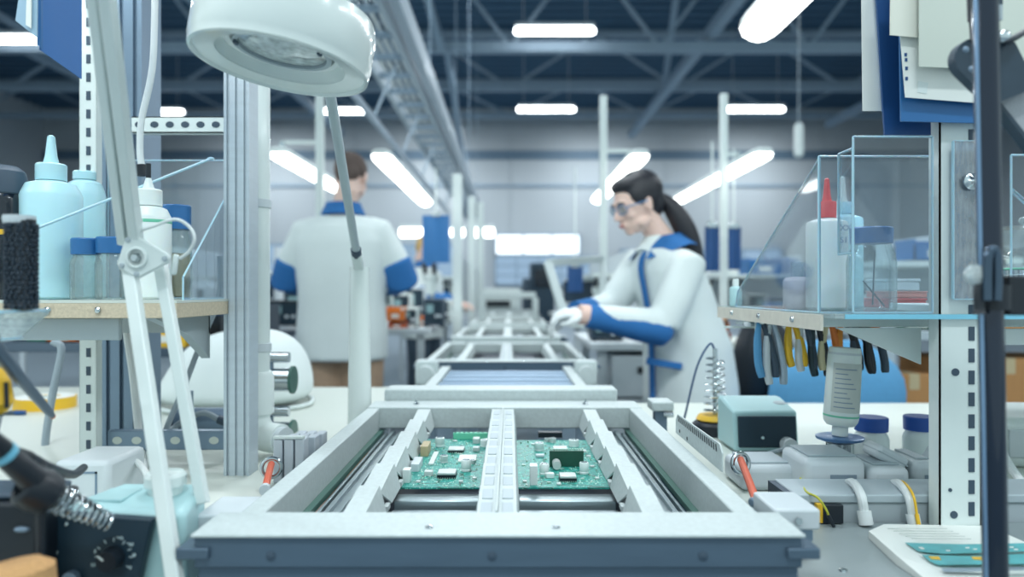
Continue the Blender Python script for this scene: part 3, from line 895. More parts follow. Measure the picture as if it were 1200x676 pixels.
# ---- bottles
def bottle(name, o, r, h, label, m, capm=None, capr=.6, caph=.02, nozzle=0, noz_m=None, shoulder=.88, label_m=None, flat=1.0, group=None, liquid=None, band=None):
    o = Vector(o); t = thing(name, label, 'bottle', group)
    prof = [(r * .9, 0), (r, .004), (r, h * shoulder * .97), (r * .96, h * shoulder), (r * .8, h * .955), (r * capr * .8, h * .985), (r * capr * .8, h)]
    M = Matrix.Diagonal((1, flat, 1))
    obj('body', G().lathe(prof, o, 28, M), m, t)
    if liquid: obj('liquid', G().lathe([(r * .8, .003), (r * .93, .006), (r * .93, h * .55), (r * .9, h * .555)], o, 24, M), liquid, t)
    cm = capm or m
    c = obj('cap', G().lathe([(r * capr, h * .985), (r * capr, h + caph), (r * capr * .92, h + caph + .002)], o, 24), cm, t)
    if nozzle:
        obj('nozzle', G().lathe([(r * capr * .55, h + caph), (r * capr * .4, h + caph + nozzle * .3), (r * .12, h + caph + nozzle), (r * .06, h + caph + nozzle + .002)], o, 18), noz_m or cm, t)
    if label_m: 
        z0, z1 = o.z + h * .15, o.z + h * .72
        g = G(); ring = []
        for z in (z0, z1): ring.append([o + Vector((r * 1.01 * math.sin(a), -r * 1.01 * flat * math.cos(a), z - o.z)) for a in [R(-75 + 15 * k) for k in range(11)]])
        g.loft(ring, caps=False, close=False); ob = obj('sticker', g, label_m, t)
    if band: obj('band', G().lathe([(r * 1.005, h * band), (r * 1.012, h * band + .001), (r * 1.012, h * band + .004), (r * 1.005, h * band + .005)], o, 28, M), pcbt, t)
    return t
def onshelf(px, Y, z): return Vector(((px - 598) / F * Y, Y, z + .0005))
o = onshelf(60, 1.16, SZ); fin(bottle('dispenser_bottle', o, 32.5 / F * 1.16, .192, 'pale blue dispenser bottle with pointed nozzle on the left shelf', bottleb, None, .5, .022, .046, bottleb))
o = onshelf(2, 1.14, SZ); t = thing('spray_can', 'dark bottle with domed black cap at the left edge, beside the pale blue bottle', 'bottle')
r = .037
obj('body', G().lathe([(r * .95, 0), (r, .003), (r, .155), (r * .95, .163), (r * .9, .165)], o, 28), blackg, t)
obj('cap', G().lathe([(r * .93, .164), (r * .97, .166), (r * .97, .185), (r * .88, .2), (r * .6, .209), (r * .1, .212)], o, 28), dgrey, t)
obj('band', G().lathe([(r * 1.01, .1), (r * 1.01, .108)], o, 28), yellow, t); fin(t)
o = onshelf(100, 1.30, SZ); fin(bottle('plastic_bottle', o, .033, .215, 'translucent blue bottle behind the jars on the left shelf', bottleb, None, .6, .01))
o = onshelf(101, 1.15, SZ); r = .023
def jar(name, o, r, h, lidh, label, lid=blue, m=glassc, fill=None, group=None):
    t = thing(name, label, 'jar', group)
    obj('body', G().lathe([(r * .9, 0), (r, .004), (r, h * .72), (r * .92, h * .82), (r * .8, h * .9), (r * .8, h)], o, 26), m, t)
    if fill: obj('contents', G().lathe([(r * .7, .003), (r * .88, .005), (r * .88, h * .6), (r * .8, h * .61)], o, 22), fill, t)
    g = G(); n = 48; prof = [(.93, h * .93), (.95, h + lidh), (.88, h + lidh + .002)]
    rings = []
    for (f, z) in prof: rings.append([Vector(o) + Vector((r * (f + (.012 if k % 2 else 0)) * math.cos(2 * math.pi * k / n), r * (f + (.012 if k % 2 else 0)) * math.sin(2 * math.pi * k / n), z)) for k in range(n)])
    g.loft(rings); obj('lid', g, lid, t)
    return fin(t)
jar('jar', onshelf(101, 1.13, SZ), .0225, .075, .018, 'left one of two small clear jars with blue lids on the left shelf')
jar('jar', onshelf(130, 1.13, SZ), .0225, .077, .018, 'small clear jar with blue lid, directly left of the white arm lamp joint')
o = onshelf(174, 1.15, SZ); t = bottle('dispenser_bottle', o, 25 / F * 1.15, .15, 'white dispenser bottle with green band behind the joint of the arm lamp', bottlew, bottlew, .6, .022, .02, whitep, band=.8)
obj('tip', G().cyl(o + V((-.0, 0, .19)), o + V((0, 0, .215)), .004, n=10), black, t)
fin(t)
jar('jar', onshelf(207, 1.22, SZ), .024, .125, .03, 'brown filled jar with blue lid at the right end of the left shelf', fill=tan)

# brush with clear holder
t = thing('cleaning_brush', 'black bristle brush standing upright at the left edge, in front of the bottles', 'brush')
Y = .74; xb = (25 - 598) / F * Y; z0, z1 = P(0, 362, Y).z, P(0, 262, Y).z; r = 19 / F * Y
obj('core', G().cyl((xb, Y, z0), (xb, Y, z1 + .004), r * .8, n=18), black, t)
g = G(); rnd = random.Random(8)
for i in range(18):
    for k in range(18):
        a = 2 * math.pi * (k + .5 * (i % 2)) / 18 + rnd.uniform(-.1, .1); z = z0 + (z1 - z0) * (i + .5) / 18
        g.ell((xb + r * .84 * math.cos(a), Y + r * .84 * math.sin(a), z), (r * .12, r * .12, .0028), None, 6, 4)
obj('tuft_rows', g, mat('bristle_tuft', '#22313f', .3, 0, .5, 260, bump=1), t)
g = G(); rnd = random.Random(4)
for i in range(1500):
    a = rnd.uniform(0, 2 * math.pi); z = rnd.uniform(z0, z1); d = V((math.cos(a), math.sin(a), rnd.uniform(-.3, .3)))
    b = V((xb, Y, z)); s = V((-math.sin(a), math.cos(a), 0)) * .0006
    g._q([b + d * r * .6 - s * 1.3, b + d * r * .6 + s * 1.3, b + d * r * rnd.uniform(1.0, 1.16)], [(0, 1, 2)])
o = obj('bristles', g, mat('pale_bristle', '#90a0ae', .4, 0, .4, 300), t, smooth=False); o['kind'] = 'stuff'
obj('clear_cap', G().lathe([(r * .85, 0), (r * .9, .004), (r * .88, .008)], (xb - .002, Y, z1), 20), lgrey, t)
obj('end_knob', G().ell((xb, Y, z0 + .004), (r * .9, r * .9, .006)), black, t)
fin(t)
t = thing('clear_tray', 'clear plastic tray at the left edge, holding the black bristle brush', 'tray')
g = G(); a = P(-60, 364, Y); b = P(27, 364, Y)
z = z0 - .002
g.prism([(a.x, z), (b.x, z), (b.x, z - .004), (b.x - .03, z - .03), (a.x, z - .034)], 'y', Y - .03, Y - .028)
mac = clear('milky_acrylic', '#d6e2e6', .05, .1, milk=.45)
obj('panel', G().prism([(a.x, z), (b.x, z), (b.x, z - .004), (b.x - .03, z - .03), (a.x, z - .034)], 'y', Y + .04, Y + .042), mac, t, smooth=False)
obj('panel', g, clear('milky_acrylic', '#d6e2e6', .05, .1, milk=.45), t, smooth=False)
g = G(); g.bar((b.x, Y - .03, z), (b.x, Y + .042, z), .003, .003); g.bar((b.x - .03, Y - .03, z - .03), (b.x - .03, Y + .042, z - .03), .003, .003); g.bar((a.x, Y - .03, z), (b.x, Y - .03, z), .003, .003)
obj('rim', g, acrye, t)
g = G().cyl((a.x + .004, Y + .02, BZ), (a.x + .004, Y + .02, z - .034), .004, n=10)
obj('stand_rod', g, alud, t); fin(t)
# probe with orange tip, yellow handle
t = thing('hand_probe', 'dark slim probe with an orange tip slanting in from the left edge', 'tool')
a, b = P(-14, 398, .62), P(61, 487, .80)
obj('shaft', G().tube([a, a.lerp(b, .9), b], [.0065, .0045, .003], 12), mat('dark_blue_steel', '#4a6076', .35, .6, .1, 30), t)
obj('tip', G().cyl(b, b + (b - a).normalized() * .003, .003, n=10), orange, t)
obj('grip', G().tube([a + (a - b).normalized() * .06, a], .009, 12), black, t); fin(t)
t = thing('hand_tool', 'rounded yellow tool handle cut by the left edge', 'tool')
a = P(-6, 432, .7); b = P(0, 484, .7)
obj('handle', G().tube([a, a.lerp(b, .3), a.lerp(b, .8), b], [.006, .012, .013, .006], 14), yellow, t)
obj('inlay', G().tube([P(7, 448, .692), P(8, 478, .692)], .002, 8), black, t)
obj('shank', G().cyl(b, b + V((-.02, .02, -.03)), .003, n=8), steel, t); fin(t)

# tape roll
t = thing('tape_roll', 'roll of yellow tape with a white face lying on the left bench', 'tape roll')
c = onz(53, 483, BZ); c = V((c.x, 1.98, BZ)); c.x = (53 - 598) / F * 1.98
g = G().lathe([(.035, 0), (.075, 0), (.075, .03), (.035, .03), (.035, 0)], c, 36, caps=False)
obj('tape', g, yellow, t)
obj('side_label', G().lathe([(.038, .0302), (.072, .0302), (.072, .0308), (.038, .0308), (.038, .0302)], c, 36, caps=False), paper, t)
obj('core', G().lathe([(.03, .001), (.0345, .001), (.0345, .029), (.03, .029), (.03, .001)], c, 30, caps=False), whitep, t)
fin(t)
t = thing('marker_pen', 'dark pen lying left of the yellow tape roll', 'pen')
a, b = P(-5, 491, 1.86), P(18, 486, 1.86); a.z = b.z = BZ + .006
obj('barrel', G().cyl(a, b, .0055, n=10), dgrey, t); obj('cap', G().cyl(b, b + (b - a).normalized() * .025, .0062, n=10), blued, t); fin(t)
t = thing('green_cloth', 'crumpled green cloth on the far bench at the left', 'cloth')
# placed with far bench (see background)
bpy.data.objects.remove(t)

# cream power box
t = thing('power_box', 'pale grey power box with a framed front behind the soldering iron', 'power box')
Y = 1.08; a, b = P(62, 540, Y), P(128, 600, Y)
obj('case', G().bx(a.x, b.x, Y, Y + .11, BZ, a.z), lgrey, t, .008)
g = G()
for (x0, x1, z0, z1) in ((a.x + .014, b.x - .018, a.z - .019, a.z - .016), (b.x - .021, b.x - .018, BZ + .01, a.z - .016), (a.x + .014, a.x + .017, BZ + .01, a.z - .016)): g.bx(x0, x1, Y - .001, Y + .001, z0, z1)
obj('front_frame', g, alud, t)
obj('foot', G().bx(a.x + .01, b.x - .01, Y + .01, Y + .1, BZ - .0, BZ + .004), black, t); fin(t)

# soldering station, near
def station(label, x0, x1, Yf, z0, h, depth, slope, face, knob, scale=1):
    t = thing('soldering_station', label, 'soldering station')
    # case: side outline in (y, z)
    poly = [(Yf, z0), (Yf + depth, z0), (Yf + depth, z0 + h * .96), (Yf + depth * .92, z0 + h), (Yf + slope, z0 + h * .97), (Yf + slope * .7, z0 + h * .93)]
    obj('case', G().prism(poly, 'x', x0, x1), teal, t, .006)
    return t
Yf = .735
p0, p1 = P(48, 640, Yf), P(183, 640, Yf)
zt, zb = P(0, 598, Yf).z, BZ
ST = thing('soldering_station', 'pale teal soldering station with navy dial panel at the bottom left', 'soldering station')
# case widens to the right rear: trapezoid
xL, xR = p0.x, P(214, 600, Yf).x
def slab(poly_low, poly_high): return G().loft([poly_low, poly_high])
YR = .835
low = [V((xL - .012, Yf + .012, BZ)), V((xR, Yf + .012, BZ)), V((xR - .016, YR + .005, BZ)), V((xL + .02, YR + .01, BZ))]
mid = [V((xL + .004, Yf + .004, zt)), V((xR - .003, Yf + .012, zt - .006)), V((xR - .02, YR, zt + .002)), V((xL + .03, YR, zt + .002))]
obj('case', G().loft([low, mid]), teal, ST, .007)
# tilted front panel (its top left corner leans right as in the photo)
def fp(px, py, dy=0): return P(px, py, Yf - .004 + dy)
pts = [fp(63, 601), fp(178, 609), fp(176, 616), fp(160, 690), fp(38, 690), fp(46, 645)]
obj('front_panel', G().loft([[p for p in pts], [p + V((0, .012, 0)) for p in pts]]), panelb, ST, .0015)
kc = P(134, 652, Yf - .004)
obj('dial_plate', G().cyl(kc, kc - V((0, .001, 0)), .019, n=30), mat('dial_dark', '#122a38', .4, 0, .05, 30), ST)
k = obj('dial_knob', G().cyl(kc, kc - V((0, .016, 0)), .0115, .0098, n=26), black, ST)
obj('pointer', G().box(kc + V((-.005, -.0165, .004)), (.007, .001, .0012), rotM(0, 40, 0)), whitep, k)
prt = mat('panel_print', '#c9dde0', .6, 0, .02, 50)
Mx = rotM(90)
for i, (px, py, s_) in enumerate(((109, 662, '50'), (125, 635, '150'), (140, 631, '200'), (152, 638, '250'), (155, 650.5, '300'), (150, 665, '350'))):
    text('numeral', s_, .0048, P(px, py, Yf - .0046), Mx, prt, ST)
for a_ in (150, 180, 120, 90, 55, 25, 0, -35):
    d = V((math.cos(R(a_)), 0, math.sin(R(a_))))
    obj('tick', G().bar(kc + d * .0155 + V((0, -.0008, 0)), kc + d * .019 + V((0, -.0008, 0)), .0008, .0008), prt, ST)
q = P(114, 646.5, Yf - .005)
obj('tick', G().prism([(q.x - .003, q.z - .002), (q.x + .003, q.z), (q.x - .003, q.z + .002)], 'y', q.y, q.y + .001), prt, ST)
for (px, py, dz) in ((78, 614, .003), (66, 648, .004), (63, 657, .003)):
    q = P(px, py, Yf - .005); obj('indicator', G().box(q, (.002, .001, dz), rotM(0, 25, 0)), prt, ST)
q = P(86, 676, Yf - .005); obj('power_button', G().cyl(q, q - V((0, .008, 0)), .0075, n=20), alud, ST)
# round white cap on the top
q = V(((194 - 598) / F * .80, .80, zt + .001)); r = 23 / F * .8
obj('filler_cap', G().lathe([(r * .8, -.002), (r * .84, .007), (r, .008), (r, .018), (r * .88, .0215), (r * .86, .019)], q, 30), whitep, ST)
obj('vent_panel', G().bx(xL + .03, xL + .065, .765, .81, zt - .001, zt + .0025), teal, ST, .001)
fin(ST)

# dark control box at left edge
t = thing('control_box', 'black control box at the lower left corner, under the soldering iron', 'control box')
Y = .70
obj('case', G().bx(P(-60, 600, Y).x, P(44, 600, Y).x, Y, Y + .07, BZ, P(0, 590, Y).z), black, t, .004)
a = P(-60, 580, Y + .1)
obj('lid', G().bx(P(-60, 600, Y).x + .003, P(43, 600, Y).x - .004, Y + .01, Y + .065, P(0, 590, Y).z, P(0, 582, Y).z), dgrey, t, .003)
q = P(26, 620, Y); obj('switch', G().ell(q, (.008, .004, .003)), alud, t)
fin(t)
t = thing('cleaning_sponge', 'brown cleaning sponge at the bottom left corner', 'sponge')
rr = []
Y = .62
for i, (z, s) in enumerate(((.806, 1), (.82, 1.02), (P(0, 668, Y).z, .9), (P(0, 660, Y).z, .6))):
    rr.append([V(((14 - 598) / F * Y + .038 * s * math.cos(a), Y + .03 * s * math.sin(a), z + .004 * math.cos(a))) for a in [2 * math.pi * k / 20 for k in range(20)]])
obj('foam', G().loft(rr), sponge, t)
obj('dish', G().lathe([(.03, 0), (.042, .002), (.045, .012), (.042, .012), (.03, .004)], ((14 - 598) / F * Y, Y, BZ), 24), steel, t)
fin(t)

# soldering iron in its spring holder
t = thing('soldering_iron', 'black soldering iron with a pale blue ring, resting in the coil holder', 'soldering iron')
a, b = P(-22, 508, .62), P(40, 562, .66)
obj('handle', G().tube([a, a.lerp(b, .35), a.lerp(b, .42), a.lerp(b, .5), a.lerp(b, .75), b], [.009, .0105, .0085, .0105, .011, .0125], 18), black, t)
m_ = a.lerp(b, .38); d = (b - a).normalized()
obj('ring', G().cyl(m_, m_ + d * .006, .0112, n=18), mat('cyan_ring', '#6fb7d0', .4, 0, .03, 20), t)
obj('tip', G().tube([b, b + d * .03, b + d * .06], [.004, .003, .001], 10), steel, t)
obj('cord', G().tube(bez([a, a + V((-.02, 0, .01)), a + V((-.06, 0, -.02)), (a.x - .08, a.y + .02, BZ + .03)], 6), .004, 8), cableb, t)
fin(t)
t = thing('iron_holder', 'coiled steel iron holder with black funnel behind the teal station', 'iron holder')
fn = G(); c0 = P(48, 575, .67); d = (P(114, 606, .705) - c0).normalized()
x_ = d.orthogonal().normalized(); M = Matrix((x_, d.cross(x_), d)).transposed()
obj('funnel', G().lathe([(.014, -.018), (.019, -.015), (.021, -.002), (.018, .010), (.013, .014), (.0115, .014), (.0115, -.012), (.014, -.018)], c0, 28, M, caps=False), black, t)
pts = []
for i in range(180):
    a_ = i * .35; s = i / 180
    pts.append(c0 + d * (.012 + .060 * s) + (x_ * math.cos(a_) + d.cross(x_) * math.sin(a_)) * (.0135 - .006 * s))
obj('spring', G().tube(pts, .0014, 7), steel, t)
a = P(52, 541, .68); obj('clip', G().tube(bez([a, P(53, 548, .675), P(55, 560, .67)], 5), .0022, 8), black, t)
e = c0 + d * .056
obj('cross_rod', G().cyl(P(56, 556, .672), P(116, 598, .71), .0018, n=8), black, t)
obj('stand', G().cyl((c0.x, c0.y, BZ), (c0.x, c0.y, c0.z - .016), .004, n=10), black, t)
g = G().lathe([(.022, 0), (.022, .006), (.018, .008)], (c0.x, c0.y, BZ), 24); obj('foot', g, black, t)
fin(t)
t = thing('iron_cable', 'black thick cable curling above the soldering iron at the left', 'cable')
obj('cable', G().tube(bez([P(-10, 541, .66), P(14, 530, .68), P(34, 535, .70), P(58, 548, .72), P(85, 556, .80), (P(98, 575, .9).x, .9, .9)], 6), .0048, 10), cableb, t); obj('sleeve', G().tube([P(14, 530, .68), P(34, 536, .70)], .0062, 10), black, t); fin(t)

# ---- balanced arm lamp (white double bars)
t = thing('balanced_arm', 'white double bar spring arm with a kite shaped joint on the left', 'lamp arm')
def seg(a, b, w, h, name='bar', m=whitep): return obj(name, G().bar(a, b, w, h, (0, 1, 0)), m, t, .0015)
# upper arm: two long channels
J = P(164, 300, .83)
wpx = .001 * .83
seg(P(104, -60, .66), P(146, 285, .835), .0105, .014)
seg(P(119, -60, .655), P(160, 285, .83), .0115, .014)
seg(P(112, -60, .662), P(153, 285, .838), .016, .006, 'spine', alud)
# lower arm
seg(P(150, 300, .835), P(211, 720, .70), .0145, .012)
seg(P(187, 305, .845), P(238, 590, .80), .0125, .012)
kp = [(151, 276), (146, 280), (136, 309), (139, 315), (157, 325), (162, 326), (196, 308), (199, 302), (196, 297), (158, 275)]
pl = [P(x, y, .818) for x, y in kp]
j = obj('joint_plate', G().loft([pl, [p + V((0, .006, 0)) for p in pl]]), whitep, t, .002)
obj('joint_ring', G().torus(P(160, 302, .817), .0105, .0022, rotM(90), 24, 8), whitep, t)
for x, y in ((150, 281), (143, 311), (160, 321), (193, 303)): obj('rivet', G().lathe([(.0032, 0), (.0028, .0015), (.001, .002)], P(x, y, .818), 12, rotM(90)), greyp, t)
obj('pivot_bolt', G().lathe([(.006, 0), (.006, .003), (.004, .006)], P(160, 302, .818), 6, rotM(90)), steel, t)
obj('clip', G().box(P(161, 268, .82), (.008, .006, .026), rotM(0, 8, 0)), whitep, t, .002)
obj('clip', G().box(P(205, 310, .835), (.006, .006, .024), rotM(0, 8, 0)), whitep, t, .002)
obj('cord', G().tube(bez([P(165, 270, .825), P(180, 265, .825), P(205, 257, .825), P(222, 266, .83), P(228, 280, .83), P(222, 294, .835), P(211, 303, .838)], 8), .0019, 8), cable, t)
obj('base_clamp', G().cyl((P(211, 720, .70).x, .70, .765), (P(211, 720, .70).x, .70, BZ), .02, n=18), whitep, t)
fin(t)

# ---- round magnifier lamp
t = thing('magnifier_lamp', 'large white ring magnifier lamp hanging at the top, left of centre', 'magnifier lamp')
Yc = .86; C = P(333, 50, Yc); r = .1045
M = rotM(-3.5, 8, 0)
prof = [(r * .70, -.010), (r * .715, -.023), (r * .93, -.026), (r * .95, -.030), (r * .985, -.029), (r * .99, -.019), (r, -.017), (r, .024), (r * .97, .036), (r * .88, .043), (r * .55, .046), (r * .50, .03)]
obj('housing', G().lathe(prof, C, 56, M, caps=False), whitel, t)
obj('reflector', G().lathe([(r * .715, -.0215), (r * .66, -.006), (r * .55, .004), (r * .52, .0)], C, 56, M, caps=False), whitel, t)
obj('tube_lamp', G().torus(C + M @ V((0, 0, -.004)), r * .62, .006, M, 44, 8), mat('opal_tube', '#f3f7f5', .3, 0, .01, 20), t)
obj('lens_ring', G().lathe([(r * .49, -.012), (r * .545, -.012), (r * .545, .006), (r * .49, .006), (r * .49, -.012)], C, 48, M, caps=False), greyp, t)
obj('lens', G().lathe([(r * .03, .002), (r * .3, .0005), (r * .48, -.004), (r * .48, -.008), (r * .3, -.011), (r * .03, -.012)], C, 40, M), clear('lens_glass', '#d8ebee', .2, .03, milk=.75), t)  # white mixed into the lens stands in for its bright reflection
for an in (20, 160): 
    q = C + M @ V((r * .5 * math.cos(R(an)), -r * .5 * math.sin(R(an)), -.014)); obj('lens_clip', G().box(q, (.004, .008, .004), M), dgrey, t)
obj('top_plate', G().lathe([(.052, .045), (.04, .05), (.018, .052)], C, 30, M), whitel, t)
q = C + M @ V((.0, .0, .05))
obj('yoke', G().bar(C + V((.0, .02, .035)), P(372, 20, 1.0), .02, .012), whitel, t, .002)
obj('rod', G().cyl(P(372, 20, 1.0), P(417, 292, 1.50), .0085, n=16), mat('satin_grey_rod', '#b4c0c4', .4, .3, .04, 20), t)
obj('rod_tip', G().cyl(P(417, 292, 1.50), P(418, 299, 1.515), .011, n=14), dgrey, t)
obj('socket_column', G().tube([(-.326, 1.57, 1.17), (-.326, 1.57, .80)], [.021, .026], 20), whitel, t)
obj('elbow_joint', G().bar(P(418, 297, 1.51), (-.326, 1.57, 1.165), .022, .022), whitel, t, .004)
obj('wire', G().tube(bez([P(346, -30, .95), P(343, -5, .93), P(350, 12, .92)], 5), .0018, 6), steel, t)
fin(t)

# ---- blue folders and sleeves, top left
t = thing('plastic_folder', 'blue plastic folder hanging at the top left, before the slotted upright', 'folder')
Yp = 1.05
def sheet(pxs, Ya, m, name, th=.004, Ys=None):
    pp = [P(x, y, (Ys[i] if Ys else Ya)) for i, (x, y) in enumerate(pxs)]
    return obj(name, G().loft([pp, [p + V((0, th, 0)) for p in pp]]), m, t, smooth=False)
sheet([(46, -60), (94, -60), (94, 92), (46, 58)], Yp, mat('folder_blue', '#2f6cae', .75, 0, .06, 8), 'cover', Ys=[.95, 1.12, 1.12, .95])
sheet([(38, -60), (48, -60), (48, 57), (43, 52), (43, 42)], .95, blue, 'spine')
fin(t)
t = thing('document_sleeve', 'pale blue clear sleeves beside the blue folder at the top left', 'document sleeve')
sheet([(30, -60), (44, -60), (43, 44), (18, 24)], .93, mat('sleeve_pale_blue', '#9fbcd0', .2, 0, .08, 12), 'sleeve', .002)
sheet([(33, -60), (37, -60), (36, 33), (30, 29)], .926, paper, 'inner_sheet', .002); fin(t)

# ---- loose cables on the left
def cab(name, pts, r, m, label, cat='cable', end=None):
    t = thing(name, label, cat)
    obj('cable_run', G().tube(bez(pts, 8), r, 10), m, t)
    e = V(pts[-1]); d = (e - V(pts[-2])).normalized()
    obj('plug', G().cyl(e - d * .004, e + d * .014, r * 1.5, n=12), end or m, t)
    return fin(t)
cab('power_cable', [P(182, -20, 1.2), P(180, 60, 1.2), P(176, 95, 1.2), P(166, 140, 1.2), P(164, 175, 1.2), P(166, 196, 1.2)], .0055, cable, 'white cable hanging down behind the arm lamp at the upper left', end=black)
cab('power_cable', [P(258, 300, 1.45), P(256, 350, 1.45), P(236, 400, 1.44), P(215, 455, 1.4), P(196, 500, 1.38), P(176, 560, 1.3)], .0055, cableg, 'grey cable falling diagonally from the shelf end beside the ribbed post')
cab('power_cable', [P(62, 400, 1.5), P(72, 410, 1.5), P(62, 460, 1.5), P(54, 510, 1.5), P(53, 540, 1.5)], .0075, cableg, 'light grey cable bent down in front of the yellow tape roll')
cab('power_cable', [P(148, 385, 1.38), P(156, 440, 1.38), P(162, 500, 1.38), P(168, 545, 1.3), P(160, 560, 1.25)], .0075, cable, 'pale cable dropping between the two posts on the left')
cab('power_cable', [P(132, 548, 1.16), P(146, 541, 1.16), P(160, 541, 1.16), P(172, 556, 1.12), P(176, 575, 1.08)], .005, cable, 'white cable arching out of the pale power box', end=greyp)
cab('power_cable', [P(186, 520, 1.45), P(205, 500, 1.5), P(236, 484, 1.5), P(258, 492, 1.5)], .006, cableg, 'grey cable arching above the low perforated crossbar', end=dgrey)
cab('power_cable', [P(132, 580, 1.1), P(142, 570, 1.15), P(150, 552, 1.2), P(156, 545, 1.24)], .005, cableg, 'short grey cable behind the pale power box')
t = thing('foot_valve', 'dark grey pump lying on the bench behind the arm lamp', 'pump')
c = P(222, 552, 1.55); c.z = BZ + .035
obj('body', G().cyl(c + V((-.02, 0, 0)), c + V((.10, 0, 0)), .034, n=20), alud, t)
obj('end_cap', G().cyl(c + V((-.035, 0, 0)), c + V((-.02, 0, 0)), .026, n=20), dgrey, t)
obj('spigot', G().cyl(c + V((.0, 0, .0)), c + V((.0, 0, .07)), .008, n=10), alud, t); obj('foot', G().bx(c.x, c.x + .07, c.y - .02, c.y + .02, BZ, BZ + .006), dgrey, t); fin(t)
# ================================================================== RIGHT SIDE
t = thing('workbench', 'cream topped workbench on the right, beside the nearest conveyor frame', 'workbench')
obj('worktop', G().bx(.335, 2.0, 1.09, 2.06, BZ - .03, BZ), cream, t, .003)
for x in (.38, 1.9):
    for y in (1.12, 1.98): obj('leg', G().bx(x - .03, x + .03, y, y + .06, 0, BZ - .03), lgrey, t)
fin(t)
t = thing('machine_cover', 'grey steel cover plate at the lower right, under the brochure', 'cover plate')
g = G(); zc = .80
g.prism([(.36, .45), (1.8, .45), (1.8, 1.0), (.30, 1.0), (.30, .82)], 'z', zc - .012, zc)
obj('plate', g, steelplate, t, .0015)
obj('side_skirt', G().prism([(.361, .452), (.372, .452), (.312, .82), (.301, .82)], 'z', .60, zc - .0125), mat('skirt_grey', '#8b979f', .5, .3, .06, 12), t)
q = onz(988, 669, zc); obj('screw', G().lathe([(.005, 0), (.0045, .002), (.002, .0028)], (q.x, q.y, zc), 16), steel, t)
q = onz(1012, 640, zc); 
for x in (.5, 1.7): obj('leg', G().bx(x, x + .05, .6, .65, 0, zc - .012), alud, t)
fin(t)
t = thing('cable_trunking', 'long grey cable trunking behind the grey steel cover plate', 'trunking')
obj('body', G().bx(.395, 1.8, 1.003, 1.085, BZ - .04, BZ + .026), mat('trunk_grey', '#a9b3b8', .45, 0, .04, 10), t, .002)
obj('lid', G().bx(.395, 1.8, 1.0, 1.086, BZ + .0262, BZ + .038), greyp, t, .002)
for x in (.45, 1.7): obj('leg', G().bx(x, x + .03, 1.02, 1.05, 0, BZ - .041), lgrey, t)
obj('end_cap', G().bx(.385, .3949, 1.002, 1.084, BZ - .038, BZ + .036), dgrey, t)
fin(t)
TZ = BZ + .038
# outlets: yellow black block on trunking front
t = thing('terminal_block', 'small black and yellow terminal block on the front of the grey trunking', 'terminal block')
a = P(975, 600, .999)
obj('body', G().bx(a.x - .016, a.x + .012, .990, .9995, a.z - .013, a.z + .012), black, t, .001)
obj('stripe', G().bx(a.x - .024, a.x - .0165, .990, .9995, a.z - .012, a.z + .013), yellow, t); fin(t)

# near black rod with hook
t = thing('foreground_rod', 'tall dark glossy rod in the right foreground with a black hook clip', 'rod')
Y = .70
a, b = P(1154, -30, Y), P(1167, 700, Y)
navyg = mat('dark_glossy_rod', '#0f2034', .15, .4, .08, 20, coat=.5)
obj('tube', G().cyl(a, b, .0112, n=36), navyg, t)
obj('foot_tube', G().cyl(b, (b.x + .001, Y, .803), .0112, n=24), navyg, t)
obj('foot_plate', G().lathe([(.03, 0), (.03, .006), (.012, .012)], (b.x + .001, Y, .8), 24), black, t)
obj('edge_shine', G().cyl(a + V((-.0106, -.003, 0)), b + V((-.0106, -.003, 0)), .0022, n=12), mat('rod_shine_blue', '#7f9cba', .2, .6, .05, 20), t)  # pale strip added as the bright shine along the rod's left edge
c = P(1163, 345, Y)
obj('collar', G().cyl(c + V((0, 0, -.015)), c + V((0, 0, .009)), .0158, n=24), black, t)
Yh = .680
hk = [P(1157, 352, Yh), P(1157, 325, Yh), P(1158, 302, Yh), P(1163, 292, Yh), P(1168, 300, Yh), P(1169, 325, Yh), P(1168, 352, Yh)]
obj('hook', G().tube(bez(hk, 6), .0044, 12), mat('hook_steel', '#4a5a6a', .15, .8, .2, 30), t)
obj('lever', G().tube(bez([P(1152, 315, .688), P(1147, 340, .685), P(1148, 368, .683)], 6), [.0045] * 12 + [.006], 10), black, t)
obj('thumb_screw', G().lathe([(.008, 0), (.0095, .003), (.0095, .008), (.0045, .010)], P(1138, 322, .69), 16, rotM(90)), clear('clear_knob', '#d5e2e6', .15, .05, milk=.5), t)
obj('screw_stem', G().cyl(P(1138, 322, .695), P(1156, 330, .70), .003, n=8), steel, t)
obj('wing', G().bx(c.x + .012, c.x + .032, Y - .006, Y + .008, c.z - .02, c.z + .018), black, t, .002)
fin(t)

# slotted post
Yq = .97; xa = (1101 - 598) / F * Yq
slotted('slotted_upright', xa, 49 / F * Yq, Yq, BZ, 1.9, .0293, .0425, .0078, .0185, 'broad white slotted upright on the right, behind the dark rod', whitep, .025,
        holes=((P(0, 436, .97).z, .021, .0052), (P(0, 603, .97).z, .019, .005), (P(0, 574, .97).z, .014, .0025)))
profile(1152, 1163, 1.02, BZ, 1.9, 'narrow blue grey profile post behind the dark rod', alub)

